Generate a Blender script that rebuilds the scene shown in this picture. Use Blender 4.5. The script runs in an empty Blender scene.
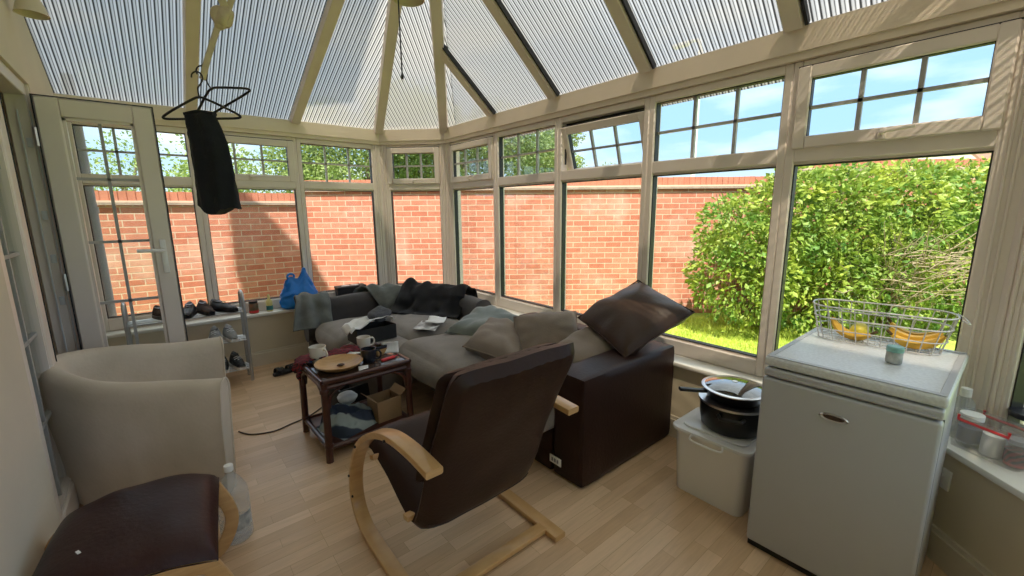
import bpy, bmesh, math, random
from mathutils import Vector, Matrix, noise as mnoise, Euler
PI = math.pi
R = math.radians
S = bpy.context.scene
COL = S.collection
rng = random.Random(7)

# ------------------------------------------------------------------ helpers
def tag(o, label=None, cat=None, group=None, kind=None):
    if label: o['label'] = label
    if cat: o['category'] = cat
    if group: o['group'] = group
    if kind: o['kind'] = kind
    return o

def empty(name, label=None, cat=None, loc=(0, 0, 0), rz=0, group=None, kind=None):
    o = bpy.data.objects.new(name, None)
    o.empty_display_size = 0.05
    COL.objects.link(o)
    o.location = loc
    o.rotation_euler = (0, 0, rz)
    return tag(o, label, cat, group, kind)

def copy_tree(o, parent=None):
    c = o.copy()
    COL.objects.link(c)
    if parent is not None:
        c.parent = parent
    for ch in list(o.children):
        copy_tree(ch, c)
    return c

class MB:
    """collects geometry for ONE mesh object"""
    def __init__(s):
        s.v = []; s.f = []; s.uv = None; s.sm = []; s.mi = []; s.cur = 0
    def add(s, vs, fs, M=None, smooth=True):
        b = len(s.v)
        for p in vs:
            p = Vector(p)
            s.v.append(M @ p if M is not None else p)
        for f in fs:
            s.f.append([i + b for i in f]); s.sm.append(smooth); s.mi.append(s.cur)
        return s
    def bm(s, bm, M=None, smooth=False):
        bm.verts.ensure_lookup_table()
        bm.verts.index_update()
        s.add([v.co.copy() for v in bm.verts], [[v.index for v in f.verts] for f in bm.faces], M, smooth)
        bm.free()
        return s
    def box(s, size, loc=(0, 0, 0), rot=(0, 0, 0), bev=0.0, seg=2, smooth=None):
        bm = bmesh.new()
        bmesh.ops.create_cube(bm, size=1)
        bmesh.ops.scale(bm, vec=size, verts=bm.verts)
        if bev > 0:
            bmesh.ops.bevel(bm, geom=list(bm.edges), offset=min(bev, min(size) * .49), segments=seg, profile=.5, affect='EDGES')
        M = Matrix.Translation(loc) @ Euler(rot).to_matrix().to_4x4()
        return s.bm(bm, M, (bev > 0) if smooth is None else smooth)
    def bx(s, x0, x1, y0, y1, z0, z1, bev=0.0, seg=2):
        return s.box((abs(x1 - x0), abs(y1 - y0), abs(z1 - z0)), ((x0 + x1) / 2, (y0 + y1) / 2, (z0 + z1) / 2), (0, 0, 0), bev, seg)
    def prism(s, poly, z0, z1, M=None, bev=0.0, seg=2):
        bm = bmesh.new()
        vs = [bm.verts.new((p[0], p[1], z0)) for p in poly]
        f = bm.faces.new(vs)
        r = bmesh.ops.extrude_face_region(bm, geom=[f])
        bmesh.ops.translate(bm, vec=(0, 0, z1 - z0), verts=[g for g in r['geom'] if isinstance(g, bmesh.types.BMVert)])
        bmesh.ops.recalc_face_normals(bm, faces=bm.faces)
        if bev > 0:
            bmesh.ops.bevel(bm, geom=list(bm.edges), offset=bev, segments=seg, profile=.5, affect='EDGES')
        return s.bm(bm, M, bev > 0)
    def sweep(s, pts, section, up=(0, 0, 1), closed=False, cap=True, scale=None, M=None, smooth=True, twist=None):
        """section: list of (a,b): a along side, b along 'up-ish' normal"""
        pts = [Vector(p) for p in pts]
        n = len(pts); m = len(section)
        vs = []; nrm = None
        for i, p in enumerate(pts):
            if closed: t = pts[(i + 1) % n] - pts[i - 1]
            else: t = pts[min(i + 1, n - 1)] - pts[max(i - 1, 0)]
            t.normalize()
            if nrm is None:
                u = Vector(up)
                if abs(t.dot(u)) > .97: u = Vector((1, 0, 0)) if abs(t.x) < .9 else Vector((0, 1, 0))
                nrm = (u - t * u.dot(t)).normalized()
            else:
                nrm = (nrm - t * nrm.dot(t)).normalized()
            side = t.cross(nrm)
            k = 1 if scale is None else (scale[i] if hasattr(scale, '__len__') else scale(i / (n - 1)))
            for a, b in section:
                vs.append(p + side * a * k + nrm * b * k)
        fs = []
        for i in range(n if closed else n - 1):
            for j in range(m):
                a = i * m + j; b = i * m + (j + 1) % m
                c = ((i + 1) % n) * m + (j + 1) % m; d = ((i + 1) % n) * m + j
                fs.append([a, b, c, d])
        if cap and not closed:
            fs.append(list(range(m))[::-1]); fs.append([(n - 1) * m + j for j in range(m)])
        return s.add(vs, fs, M, smooth)
    def tube(s, pts, r, seg=8, closed=False, M=None, scale=None):
        sec = [(r * math.cos(2 * PI * k / seg), r * math.sin(2 * PI * k / seg)) for k in range(seg)]
        return s.sweep(pts, sec, closed=closed, M=M, scale=scale)
    def lathe(s, prof, seg=24, M=None, closed=False):
        """prof: (r,z) list"""
        vs = []; m = len(prof)
        for i in range(seg):
            a = 2 * PI * i / seg
            for r, z in prof: vs.append((r * math.cos(a), r * math.sin(a), z))
        fs = []
        for i in range(seg):
            k = (i + 1) % seg
            for j in range(m - 1 if not closed else m):
                jj = (j + 1) % m
                fs.append([i * m + j, k * m + j, k * m + jj, i * m + jj])
        if not closed:
            if prof[0][0] > 1e-6: fs.append([i * m for i in range(seg)][::-1])
            if prof[-1][0] > 1e-6: fs.append([i * m + m - 1 for i in range(seg)])
        return s.add(vs, fs, M)
    def grid(s, fn, nu, nv, M=None, closed_u=False):
        vs = [fn(i / (nu - (0 if closed_u else 1)), j / (nv - 1)) for i in range(nu) for j in range(nv)]
        fs = []
        for i in range(nu if closed_u else nu - 1):
            for j in range(nv - 1):
                k = (i + 1) % nu
                fs.append([i * nv + j, k * nv + j, k * nv + j + 1, i * nv + j + 1])
        return s.add(vs, fs, M)
    def build(s, name, mat, parent=None, label=None, auto=40, recalc=True, loc=None):
        me = bpy.data.meshes.new(name)
        me.from_pydata([tuple(v) for v in s.v], [], s.f)
        if recalc:
            b = bmesh.new(); b.from_mesh(me)
            bmesh.ops.recalc_face_normals(b, faces=b.faces)
            b.to_mesh(me); b.free()
        mats = mat if isinstance(mat, (list, tuple)) else [mat]
        for m_ in mats: me.materials.append(m_)
        for p, sm, mi in zip(me.polygons, s.sm, s.mi):
            p.use_smooth = sm; p.material_index = min(mi, len(mats) - 1)
        if s.uv:
            l = me.uv_layers.new(name='UVMap')
            for p in me.polygons:
                for li, vi in zip(p.loop_indices, p.vertices): l.data[li].uv = s.uv(me.vertices[vi].co, p)
        if auto and any(s.sm):
            try: me.set_sharp_from_angle(angle=R(auto))
            except Exception: pass
        me.update()
        o = bpy.data.objects.new(name, me)
        COL.objects.link(o)
        if parent is not None: o.parent = parent
        if loc is not None: o.location = loc
        if label: o['label'] = label
        return o

def TR(loc=(0, 0, 0), rot=(0, 0, 0), sc=(1, 1, 1)):
    return Matrix.LocRotScale(Vector(loc), Euler(rot), Vector(sc))

def smooth_path(pts, n=40, closed=False):
    """Catmull-Rom through pts"""
    pts = [Vector(p) for p in pts]
    out = []; N = len(pts); segs = N if closed else N - 1
    per = max(2, n // segs)
    for i in range(segs):
        if closed: p0, p1, p2, p3 = pts[i - 1], pts[i], pts[(i + 1) % N], pts[(i + 2) % N]
        else: p0, p1, p2, p3 = pts[max(i - 1, 0)], pts[i], pts[i + 1], pts[min(i + 2, N - 1)]
        for k in range(per):
            t = k / per
            out.append(.5 * ((2 * p1) + (p2 - p0) * t + (2 * p0 - 5 * p1 + 4 * p2 - p3) * t * t + (3 * p1 - p0 - 3 * p2 + p3) * t ** 3))
    if not closed: out.append(pts[-1])
    return out

def nz(p, s=1.0, seed=0):
    return mnoise.noise(Vector((p[0] * s + seed * 13.1, p[1] * s + seed * 7.7, p[2] * s + seed * 3.3)))

def rrect(w, h, r, n=4):
    out = []
    for cx, cy, a0 in ((w / 2 - r, h / 2 - r, 0), (-w / 2 + r, h / 2 - r, 90), (-w / 2 + r, -h / 2 + r, 180), (w / 2 - r, -h / 2 + r, 270)):
        for k in range(n + 1):
            a = R(a0 + 90 * k / n)
            out.append((cx + r * math.cos(a), cy + r * math.sin(a)))
    return out

def pillow_mb(w, d, h, n=22, pinch=.10, wr=.006, seed=1, M=None, mb=None, sc=9):
    """plump square cushion lying in xy, pinched corners, creases running from the corners"""
    mb = mb or MB()
    for side in (1, -1):
        def fn(a, b, side=side):
            u = a * 2 - 1; v = b * 2 - 1
            x = u * w / 2 * (1 - pinch * (1 - v * v) * abs(u) ** 2)
            y = v * d / 2 * (1 - pinch * (1 - u * u) * abs(v) ** 2)
            e = max(0, (1 - abs(u) ** 2.6)) * max(0, (1 - abs(v) ** 2.6))
            z = h / 2 * e ** .42
            z += wr * nz((x, y, side), sc, seed) * e ** .3
            ang = math.atan2(v, u)
            z += wr * 1.2 * math.sin(ang * 9 + seed) * (u * u + v * v) * .5 * e ** .5
            return (x, y, z * side + .022 * nz((x, y, 0), 5, seed + 3))
        mb.grid(fn, n, n, M)
    return mb

def softbox_mb(w, d, h, r=.05, puff=.02, wr=.006, n=14, seed=1, M=None, mb=None, sc=6):
    """upholstered block centred on origin: rounded, bulging, slightly creased"""
    mb = mb or MB()
    bm = bmesh.new()
    bmesh.ops.create_cube(bm, size=2)
    bmesh.ops.subdivide_edges(bm, edges=list(bm.edges), cuts=n, use_grid_fill=True)
    hx, hy, hz = w / 2, d / 2, h / 2
    r = min(r, hx, hy, hz)
    for v in bm.verts:
        c = v.co
        # bias points towards edges
        q = Vector([math.copysign(abs(t) ** .8, t) for t in c])
        p = Vector((q.x * hx, q.y * hy, q.z * hz))
        core = Vector((max(-hx + r, min(hx - r, p.x)), max(-hy + r, min(hy - r, p.y)), max(-hz + r, min(hz - r, p.z))))
        dlt = p - core
        if dlt.length > 1e-9:
            k = max(abs(dlt.x) / r, abs(dlt.y) / r, abs(dlt.z) / r)
            p = core + dlt.normalized() * r * k
        b = Vector(((1 - q.y ** 2) * (1 - q.z ** 2) * q.x, (1 - q.x ** 2) * (1 - q.z ** 2) * q.y, (1 - q.x ** 2) * (1 - q.y ** 2) * q.z))
        p += b * puff
        nn = p.normalized()
        p += nn * wr * nz(p, sc, seed)
        v.co = p
    return mb.bm(bm, M, True)

# ------------------------------------------------------------------ materials
def newmat(name):
    m = bpy.data.materials.new(name); m.use_nodes = True
    nt = m.node_tree; nt.nodes.clear()
    out = nt.nodes.new('ShaderNodeOutputMaterial')
    return m, nt, out

def N(nt, t, **kw):
    n = nt.nodes.new(t)
    for k, v in kw.items():
        if k in n.inputs: n.inputs[k].default_value = v
        else: setattr(n, k, v)
    return n

def mat(name, col, rough=.5, spec=.5, metal=0, var=0, vs=6, bump=0, bs=40, coat=0, sheen=0, col2=None, trans=0, ior=1.45, alpha=1, vdetail=4, stretch=None):
    m, nt, out = newmat(name)
    b = N(nt, 'ShaderNodeBsdfPrincipled')
    b.inputs['Base Color'].default_value = (*col, 1); b.inputs['Roughness'].default_value = rough
    b.inputs['Specular IOR Level'].default_value = spec; b.inputs['Metallic'].default_value = metal
    b.inputs['Coat Weight'].default_value = coat; b.inputs['Sheen Weight'].default_value = sheen
    b.inputs['Transmission Weight'].default_value = trans; b.inputs['IOR'].default_value = ior
    nt.links.new(b.outputs[0], out.inputs[0])
    tc = N(nt, 'ShaderNodeTexCoord')
    src = tc.outputs['Object']
    if stretch:
        mp = N(nt, 'ShaderNodeMapping'); mp.inputs['Scale'].default_value = stretch
        nt.links.new(src, mp.inputs[0]); src = mp.outputs[0]
    if var or col2:
        nx = N(nt, 'ShaderNodeTexNoise', Scale=vs, Detail=vdetail)
        nt.links.new(src, nx.inputs['Vector'])
        rp = N(nt, 'ShaderNodeMapRange'); rp.inputs[1].default_value = .3; rp.inputs[2].default_value = .7
        nt.links.new(nx.outputs[0], rp.inputs[0])
        mx = N(nt, 'ShaderNodeMix', data_type='RGBA')
        c2 = col2 or tuple(max(0, c * (1 - var)) for c in col)
        mx.inputs[6].default_value = (*col, 1); mx.inputs[7].default_value = (*c2, 1)
        nt.links.new(rp.outputs[0], mx.inputs[0]); nt.links.new(mx.outputs[2], b.inputs['Base Color'])
    if bump:
        n2 = N(nt, 'ShaderNodeTexNoise', Scale=bs, Detail=3)
        nt.links.new(src, n2.inputs['Vector'])
        bp = N(nt, 'ShaderNodeBump', Strength=bump, Distance=.01)
        nt.links.new(n2.outputs[0], bp.inputs['Height']); nt.links.new(bp.outputs[0], b.inputs['Normal'])
    return m

def glass_mat(name, tint=(.93, .96, .95), refl=1.0, rough=0.0):
    m, nt, out = newmat(name)
    tr = N(nt, 'ShaderNodeBsdfTransparent'); tr.inputs[0].default_value = (*tint, 1)
    gl = N(nt, 'ShaderNodeBsdfGlossy'); gl.inputs['Roughness'].default_value = rough
    fr = N(nt, 'ShaderNodeFresnel', IOR=1.45)
    ml = N(nt, 'ShaderNodeMath', operation='MULTIPLY'); ml.inputs[1].default_value = refl
    mx = N(nt, 'ShaderNodeMixShader')
    nt.links.new(fr.outputs[0], ml.inputs[0]); nt.links.new(ml.outputs[0], mx.inputs[0])
    nt.links.new(tr.outputs[0], mx.inputs[1]); nt.links.new(gl.outputs[0], mx.inputs[2])
    nt.links.new(mx.outputs[0], out.inputs[0])
    return m

def plastic_clear(name, col, amt=.5, rough=.25):
    """milky see-through plastic"""
    m, nt, out = newmat(name)
    tr = N(nt, 'ShaderNodeBsdfTransparent'); tr.inputs[0].default_value = (.95, .95, .95, 1)
    b = N(nt, 'ShaderNodeBsdfPrincipled'); b.inputs['Base Color'].default_value = (*col, 1); b.inputs['Roughness'].default_value = rough
    mx = N(nt, 'ShaderNodeMixShader'); mx.inputs[0].default_value = amt
    nt.links.new(tr.outputs[0], mx.inputs[1]); nt.links.new(b.outputs[0], mx.inputs[2]); nt.links.new(mx.outputs[0], out.inputs[0])
    return m

def brick_mat():
    m, nt, out = newmat('red brick')
    b = N(nt, 'ShaderNodeBsdfPrincipled', Roughness=.85)
    uv = N(nt, 'ShaderNodeUVMap')
    br = N(nt, 'ShaderNodeTexBrick')
    br.offset = .5; br.inputs['Scale'].default_value = 1
    br.inputs['Brick Width'].default_value = .225; br.inputs['Row Height'].default_value = .075
    br.inputs['Mortar Size'].default_value = .0065; br.inputs['Mortar Smooth'].default_value = .2; br.inputs['Bias'].default_value = 0
    br.inputs['Color1'].default_value = (.41, .13, .08, 1); br.inputs['Color2'].default_value = (.50, .21, .14, 1)
    br.inputs['Mortar'].default_value = (.52, .37, .28, 1)
    nt.links.new(uv.outputs[0], br.inputs['Vector'])
    nx = N(nt, 'ShaderNodeTexNoise', Scale=1.6, Detail=5); nt.links.new(uv.outputs[0], nx.inputs['Vector'])
    rp = N(nt, 'ShaderNodeMapRange'); rp.inputs[1].default_value = .52; rp.inputs[2].default_value = .75; rp.inputs[4].default_value = .45
    nt.links.new(nx.outputs[0], rp.inputs[0])
    mx = N(nt, 'ShaderNodeMix', data_type='RGBA'); mx.inputs[7].default_value = (.66, .50, .43, 1)
    nt.links.new(rp.outputs[0], mx.inputs[0]); nt.links.new(br.outputs[0], mx.inputs[6])
    n3 = N(nt, 'ShaderNodeTexNoise', Scale=14, Detail=3); nt.links.new(uv.outputs[0], n3.inputs['Vector'])
    hs = N(nt, 'ShaderNodeHueSaturation'); r3 = N(nt, 'ShaderNodeMapRange'); r3.inputs[3].default_value = .75; r3.inputs[4].default_value = 1.25
    nt.links.new(n3.outputs[0], r3.inputs[0]); nt.links.new(r3.outputs[0], hs.inputs['Value']); nt.links.new(mx.outputs[2], hs.inputs['Color'])
    nt.links.new(hs.outputs[0], b.inputs['Base Color'])
    bp = N(nt, 'ShaderNodeBump', Strength=.5, Distance=.01); bp.invert = True
    nt.links.new(br.outputs['Fac'], bp.inputs['Height']); nt.links.new(bp.outputs[0], b.inputs['Normal'])
    nt.links.new(b.outputs[0], out.inputs[0])
    return m

def floor_mat():
    m, nt, out = newmat('laminate strip floor')
    b = N(nt, 'ShaderNodeBsdfPrincipled', Roughness=.32)
    tc = N(nt, 'ShaderNodeTexCoord')
    br = N(nt, 'ShaderNodeTexBrick'); br.offset = .37; br.offset_frequency = 3
    br.inputs['Scale'].default_value = 1; br.inputs['Brick Width'].default_value = .42; br.inputs['Row Height'].default_value = .064
    br.inputs['Mortar Size'].default_value = .0008; br.inputs['Mortar Smooth'].default_value = .1
    br.inputs['Color1'].default_value = (.70, .495, .315, 1); br.inputs['Color2'].default_value = (.53, .345, .195, 1)
    br.inputs['Mortar'].default_value = (.40, .26, .13, 1)
    nt.links.new(tc.outputs['Object'], br.inputs['Vector'])
    mp = N(nt, 'ShaderNodeMapping'); mp.inputs['Scale'].default_value = (1.2, 14, 1)
    nt.links.new(tc.outputs['Object'], mp.inputs[0])
    nx = N(nt, 'ShaderNodeTexNoise', Scale=3.5, Detail=7, Distortion=1.2); nt.links.new(mp.outputs[0], nx.inputs['Vector'])
    hs = N(nt, 'ShaderNodeHueSaturation'); r3 = N(nt, 'ShaderNodeMapRange'); r3.inputs[3].default_value = .80; r3.inputs[4].default_value = 1.18
    nt.links.new(nx.outputs[0], r3.inputs[0]); nt.links.new(r3.outputs[0], hs.inputs['Value']); nt.links.new(br.outputs[0], hs.inputs['Color'])
    nt.links.new(hs.outputs[0], b.inputs['Base Color'])
    n4 = N(nt, 'ShaderNodeTexNoise', Scale=5, Detail=3); nt.links.new(tc.outputs['Object'], n4.inputs['Vector'])
    r4 = N(nt, 'ShaderNodeMapRange'); r4.inputs[3].default_value = .24; r4.inputs[4].default_value = .5
    nt.links.new(n4.outputs[0], r4.inputs[0]); nt.links.new(r4.outputs[0], b.inputs['Roughness'])
    nt.links.new(b.outputs[0], out.inputs[0])
    return m

def poly_mat(thru=.10, name='multiwall polycarbonate'):
    """ribbed see-through roof sheet; u runs along the eave in metres"""
    m, nt, out = newmat(name)
    uv = N(nt, 'ShaderNodeUVMap')
    sx = N(nt, 'ShaderNodeSeparateXYZ'); nt.links.new(uv.outputs[0], sx.inputs[0])
    a = N(nt, 'ShaderNodeMath', operation='MULTIPLY'); a.inputs[1].default_value = 1 / .036
    nt.links.new(sx.outputs[0], a.inputs[0])
    fr = N(nt, 'ShaderNodeMath', operation='FRACT'); nt.links.new(a.outputs[0], fr.inputs[0])
    cr = N(nt, 'ShaderNodeValToRGB')
    e = cr.color_ramp.elements
    e[0].position = 0; e[0].color = (.06, .06, .06, 1); e[1].position = 1; e[1].color = (.06, .06, .06, 1)
    for p, c in ((.10, .07), (.17, .60), (.30, .85), (.44, .70), (.49, .20), (.55, .20), (.61, .85), (.75, 1.0), (.86, .95), (.93, .10)):
        q = e.new(p); q.color = (c, c, c, 1)
    nt.links.new(fr.outputs[0], cr.inputs[0])
    cmul = N(nt, 'ShaderNodeMix', data_type='RGBA', blend_type='MULTIPLY'); cmul.inputs[0].default_value = 1
    cmul.inputs[7].default_value = (.47, .455, .425, 1); nt.links.new(cr.outputs[0], cmul.inputs[6])
    tl = N(nt, 'ShaderNodeBsdfTranslucent'); tp = N(nt, 'ShaderNodeBsdfTransparent'); df = N(nt, 'ShaderNodeBsdfDiffuse')
    for n_ in (tl, df): nt.links.new(cmul.outputs[2], n_.inputs[0])
    cm2 = N(nt, 'ShaderNodeMix', data_type='RGBA', blend_type='MULTIPLY'); cm2.inputs[0].default_value = 1
    cm2.inputs[7].default_value = (.98, .92, .83, 1); nt.links.new(cr.outputs[0], cm2.inputs[6]); nt.links.new(cm2.outputs[2], tp.inputs[0])
    m1 = N(nt, 'ShaderNodeMixShader'); m1.inputs[0].default_value = .12
    nt.links.new(tl.outputs[0], m1.inputs[1]); nt.links.new(df.outputs[0], m1.inputs[2])
    m2 = N(nt, 'ShaderNodeMixShader'); m2.inputs[0].default_value = thru
    nt.links.new(m1.outputs[0], m2.inputs[1]); nt.links.new(tp.outputs[0], m2.inputs[2])
    gl = N(nt, 'ShaderNodeBsdfGlossy'); gl.inputs['Roughness'].default_value = .25
    m3 = N(nt, 'ShaderNodeMixShader'); m3.inputs[0].default_value = .04
    nt.links.new(m2.outputs[0], m3.inputs[1]); nt.links.new(gl.outputs[0], m3.inputs[2])
    nt.links.new(m3.outputs[0], out.inputs[0])
    return m

def leaf_mat(name, c1, c2, tl=.35):
    m, nt, out = newmat(name)
    oi = N(nt, 'ShaderNodeTexCoord')
    nx = N(nt, 'ShaderNodeTexNoise', Scale=3.2, Detail=5); nt.links.new(oi.outputs['Object'], nx.inputs['Vector'])
    rp = N(nt, 'ShaderNodeMapRange'); rp.inputs[1].default_value = .35; rp.inputs[2].default_value = .65
    nt.links.new(nx.outputs[0], rp.inputs[0])
    mx = N(nt, 'ShaderNodeMix', data_type='RGBA'); mx.inputs[6].default_value = (*c1, 1); mx.inputs[7].default_value = (*c2, 1)
    nt.links.new(rp.outputs[0], mx.inputs[0])
    d = N(nt, 'ShaderNodeBsdfPrincipled', Roughness=.5); t = N(nt, 'ShaderNodeBsdfTranslucent')
    nt.links.new(mx.outputs[2], d.inputs['Base Color']); nt.links.new(mx.outputs[2], t.inputs[0])
    ms = N(nt, 'ShaderNodeMixShader'); ms.inputs[0].default_value = tl
    nt.links.new(d.outputs[0], ms.inputs[1]); nt.links.new(t.outputs[0], ms.inputs[2]); nt.links.new(ms.outputs[0], out.inputs[0])
    return m

def stripe_mat(name, c1, c2, scale=14, rough=.9, axis='X', dist=2.0):
    m, nt, out = newmat(name)
    b = N(nt, 'ShaderNodeBsdfPrincipled', Roughness=rough)
    tc = N(nt, 'ShaderNodeTexCoord'); w = N(nt, 'ShaderNodeTexWave', Scale=scale, Distortion=dist); w.bands_direction = axis
    nt.links.new(tc.outputs['Object'], w.inputs['Vector'])
    rp = N(nt, 'ShaderNodeMapRange'); rp.inputs[1].default_value = .4; rp.inputs[2].default_value = .6
    nt.links.new(w.outputs['Fac'], rp.inputs[0])
    mx = N(nt, 'ShaderNodeMix', data_type='RGBA'); mx.inputs[6].default_value = (*c1, 1); mx.inputs[7].default_value = (*c2, 1)
    nt.links.new(rp.outputs[0], mx.inputs[0]); nt.links.new(mx.outputs[2], b.inputs['Base Color']); nt.links.new(b.outputs[0], out.inputs[0])
    return m

M = dict(
    upvc=mat('white upvc', (.81, .725, .65), .35, var=.06, vs=3),
    upvc2=mat('door upvc', (.77, .695, .625), .35, var=.06, vs=3),
    beam=mat('cream eaves beam', (.80, .69, .56), .45, var=.08, vs=4),
    rafter=mat('tan rafter cap', (.76, .655, .56), .45, var=.1, vs=4),
    bar=mat('grey georgian bar', (.40, .40, .39), .45),
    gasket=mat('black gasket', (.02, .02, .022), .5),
    plaster=mat('cream plaster', (.68, .615, .50), .8, var=.08, vs=2.5, bump=.12, bs=25),
    dwarf=mat('cream painted dado', (.66, .575, .42), .7, var=.08, vs=3, bump=.05),
    sill=mat('white sill board', (.80, .78, .72), .3, var=.05, vs=5),
    skirt=mat('cream gloss skirting', (.70, .63, .50), .4, var=.05),
    glass=glass_mat('window glass', (.94, .96, .95), .16),
    chrome=mat('brushed steel', (.62, .62, .62), .28, metal=1),
    grey_metal=mat('grey tube steel', (.46, .47, .48), .38, metal=.7),
    leather=mat('dark brown leather', (.029, .012, .0085), .42, spec=.26, var=.25, vs=5, bump=.12, bs=70),
    leather_r=mat('red brown leather', (.040, .014, .012), .40, spec=.30, var=.25, vs=5, bump=.14, bs=60),
    leather_b=mat('bronze brown leather', (.052, .027, .016), .46, spec=.42, var=.3, vs=4, bump=.12, bs=60),
    sofa_fab=mat('grey cord fabric', (.245, .215, .19), .95, sheen=.15, var=.18, vs=9, bump=.3, bs=160),
    sofa_dark=mat('charcoal fabric', (.065, .056, .053), .95, sheen=.2, var=.2, vs=9, bump=.3, bs=160),
    taupe=mat('taupe fabric', (.25, .20, .16), .95, sheen=.12, var=.15, vs=9, bump=.3, bs=140),
    teal=mat('grey green fabric', (.20, .225, .21), .95, sheen=.3, var=.18, vs=9, bump=.3, bs=140),
    throw_g=mat('sage grey fleece', (.16, .17, .155), .98, sheen=.1, var=.25, vs=14, bump=.5, bs=120),
    throw_b=mat('black woven throw', (.011, .010, .011), .9, sheen=.03, var=.3, vs=14, bump=.5, bs=150),
    cream=mat('grubby cream slipcover', (.66, .575, .475), .93, sheen=.2, col2=(.52, .45, .345), vs=3.0, bump=.12, bs=60),
    birch=mat('birch veneer', (.62, .38, .165), .35, coat=.3, col2=(.52, .30, .12), vs=5, stretch=(2, 2, 14)),
    oak=mat('golden wood', (.55, .33, .13), .4, col2=(.42, .23, .08), vs=6, stretch=(1, 9, 1)),
    redwood=mat('dark red stained cane', (.075, .022, .014), .3, coat=.3, var=.4, vs=18),
    darkglass=mat('dark table top', (.045, .028, .022), .12, spec=.6),
    fridge=mat('grey white enamel', (.45, .455, .465), .38, var=.03, vs=4),
    fridge_top=mat('speckled fridge lid', (.72, .75, .77), .35, var=.16, vs=90),
    wire=mat('grey coated wire', (.55, .55, .55), .4, metal=.3),
    banana=mat('ripe banana skin', (.76, .47, .06), .5, col2=(.62, .33, .035), vs=12),
    banana_d=mat('banana stem brown', (.10, .06, .02), .7),
    lemon=mat('yellow green fruit skin', (.72, .60, .06), .45, col2=(.60, .53, .07), vs=10, bump=.2, bs=60),
    teal_lid=mat('teal jar lid', (.22, .46, .42), .4),
    label_w=mat('paper label', (.62, .63, .60), .7, col2=(.16, .18, .19), vs=24),
    pot=mat('black non-stick metal', (.012, .012, .013), .28, spec=.5),
    boxplast=plastic_clear('milky clear plastic', (.93, .90, .87), .8, .25),
    boxlid=plastic_clear('clear plastic lid', (.93, .93, .93), .72, .15),
    clear=plastic_clear('clear plastic', (.90, .89, .88), .13, .12),
    jarglass=plastic_clear('jar glass', (.84, .87, .86), .14, .06),
    waterpl=plastic_clear('clear bottle plastic', (.66, .74, .76), .22, .08),
    red=mat('red plastic clip', (.62, .035, .04), .35),
    white_pl=mat('white plastic', (.80, .80, .78), .4),
    white_pa=mat('white paper', (.80, .80, .79), .8, var=.06, vs=30, bump=.2, bs=30),
    print_pa=mat('printed paper', (.78, .77, .76), .7, col2=(.16, .15, .15), vs=17, vdetail=1),
    mug_w=mat('white glazed china', (.72, .68, .60), .22),
    mug_b=mat('black blue glazed china', (.018, .022, .032), .2),
    coffee=mat('dregs of coffee', (.05, .025, .012), .2),
    blackbox=mat('black card', (.012, .012, .013), .55),
    greyknit=mat('grey knitted cloth', (.115, .115, .125), .95, bump=.6, bs=90, var=.3, vs=14),
    blue=mat('blue carrier bag film', (.008, .20, .66), .32, spec=.6, bump=.25, bs=22, var=.25, vs=7),
    bluejar=mat('dark green jar body', (.06, .10, .05), .3, col2=(.30, .10, .05), vs=25),
    yellowb=mat('pale yellow bottle', (.70, .62, .25), .4),
    blueb=mat('teal label', (.04, .20, .20), .5),
    shoe_g=mat('grey canvas', (.27, .27, .26), .85, var=.2, vs=20),
    shoe_k=mat('black shoe leather', (.015, .015, .016), .5),
    shoe_br=mat('dark brown suede', (.05, .03, .025), .9),
    sole_w=mat('white rubber sole', (.66, .64, .60), .6),
    scarf=stripe_mat('dark red patterned scarf', (.22, .014, .022), (.016, .012, .016), 22, .95, 'DIAGONAL', 6),
    stripes=stripe_mat('navy and pale striped cloth', (.035, .05, .085), (.36, .43, .43), 2.6, .95, 'DIAGONAL', 5),
    card=mat('brown cardboard', (.36, .235, .125), .85, var=.12, vs=9),
    trousers=mat('black navy jersey', (.006, .0075, .012), .9, sheen=.03, bump=.3, bs=90),
    hanger=mat('black plastic hanger', (.012, .012, .012), .35),
    strip=mat('beige cotton strip', (.52, .43, .30), .9, var=.15, vs=20, bump=.3),
    shade=mat('cream glass lamp shade', (.60, .52, .40), .35),
    cable=mat('brown cable', (.06, .035, .025), .5),
    brick=brick_mat(), floor=floor_mat(), poly=poly_mat(.30), polytop=glass_mat('clear outer sheet', (.93, .93, .92), .3),
    coping=mat('terracotta brick coping', (.52, .20, .13), .85, col2=(.42, .15, .095), vs=7),
    tile=mat('creasing tile', (.36, .27, .22), .9, var=.3, vs=12),
    mortar=mat('pale mortar', (.55, .42, .32), .9),
    lawn=mat('lawn soil and turf', (.34, .42, .07), .95, col2=(.22, .32, .045), vs=5, bump=.8, bs=40),
    blade=leaf_mat('grass blade', (.55, .62, .10), (.38, .50, .06)),
    leaf=leaf_mat('bush leaf', (.12, .25, .045), (.36, .43, .06)),
    treeleaf=leaf_mat('tree leaf', (.17, .25, .07), (.27, .34, .10)),
    treeleaf2=leaf_mat('dark tree leaf', (.10, .17, .05), (.18, .25, .075)),
    bark=mat('grey bark', (.22, .17, .12), .9, var=.3, vs=14),
    twig=mat('dry pale twig', (.30, .235, .17), .9),
    render=mat('pale house render', (.62, .55, .47), .85),
    rooftile=mat('brown roof tile', (.30, .17, .12), .9, var=.3, vs=9),
    pole=mat('galvanised pole', (.62, .64, .66), .5),
    pipe=mat('grey drainpipe', (.40, .42, .46), .5),
    lidglass=glass_mat('smoked lid glass', (.30, .36, .44), 3.5, .05), orange=mat('orange plastic', (.75, .30, .04), .45),
    tan_text=mat('grey print', (.25, .25, .27), .6),
)

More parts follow.
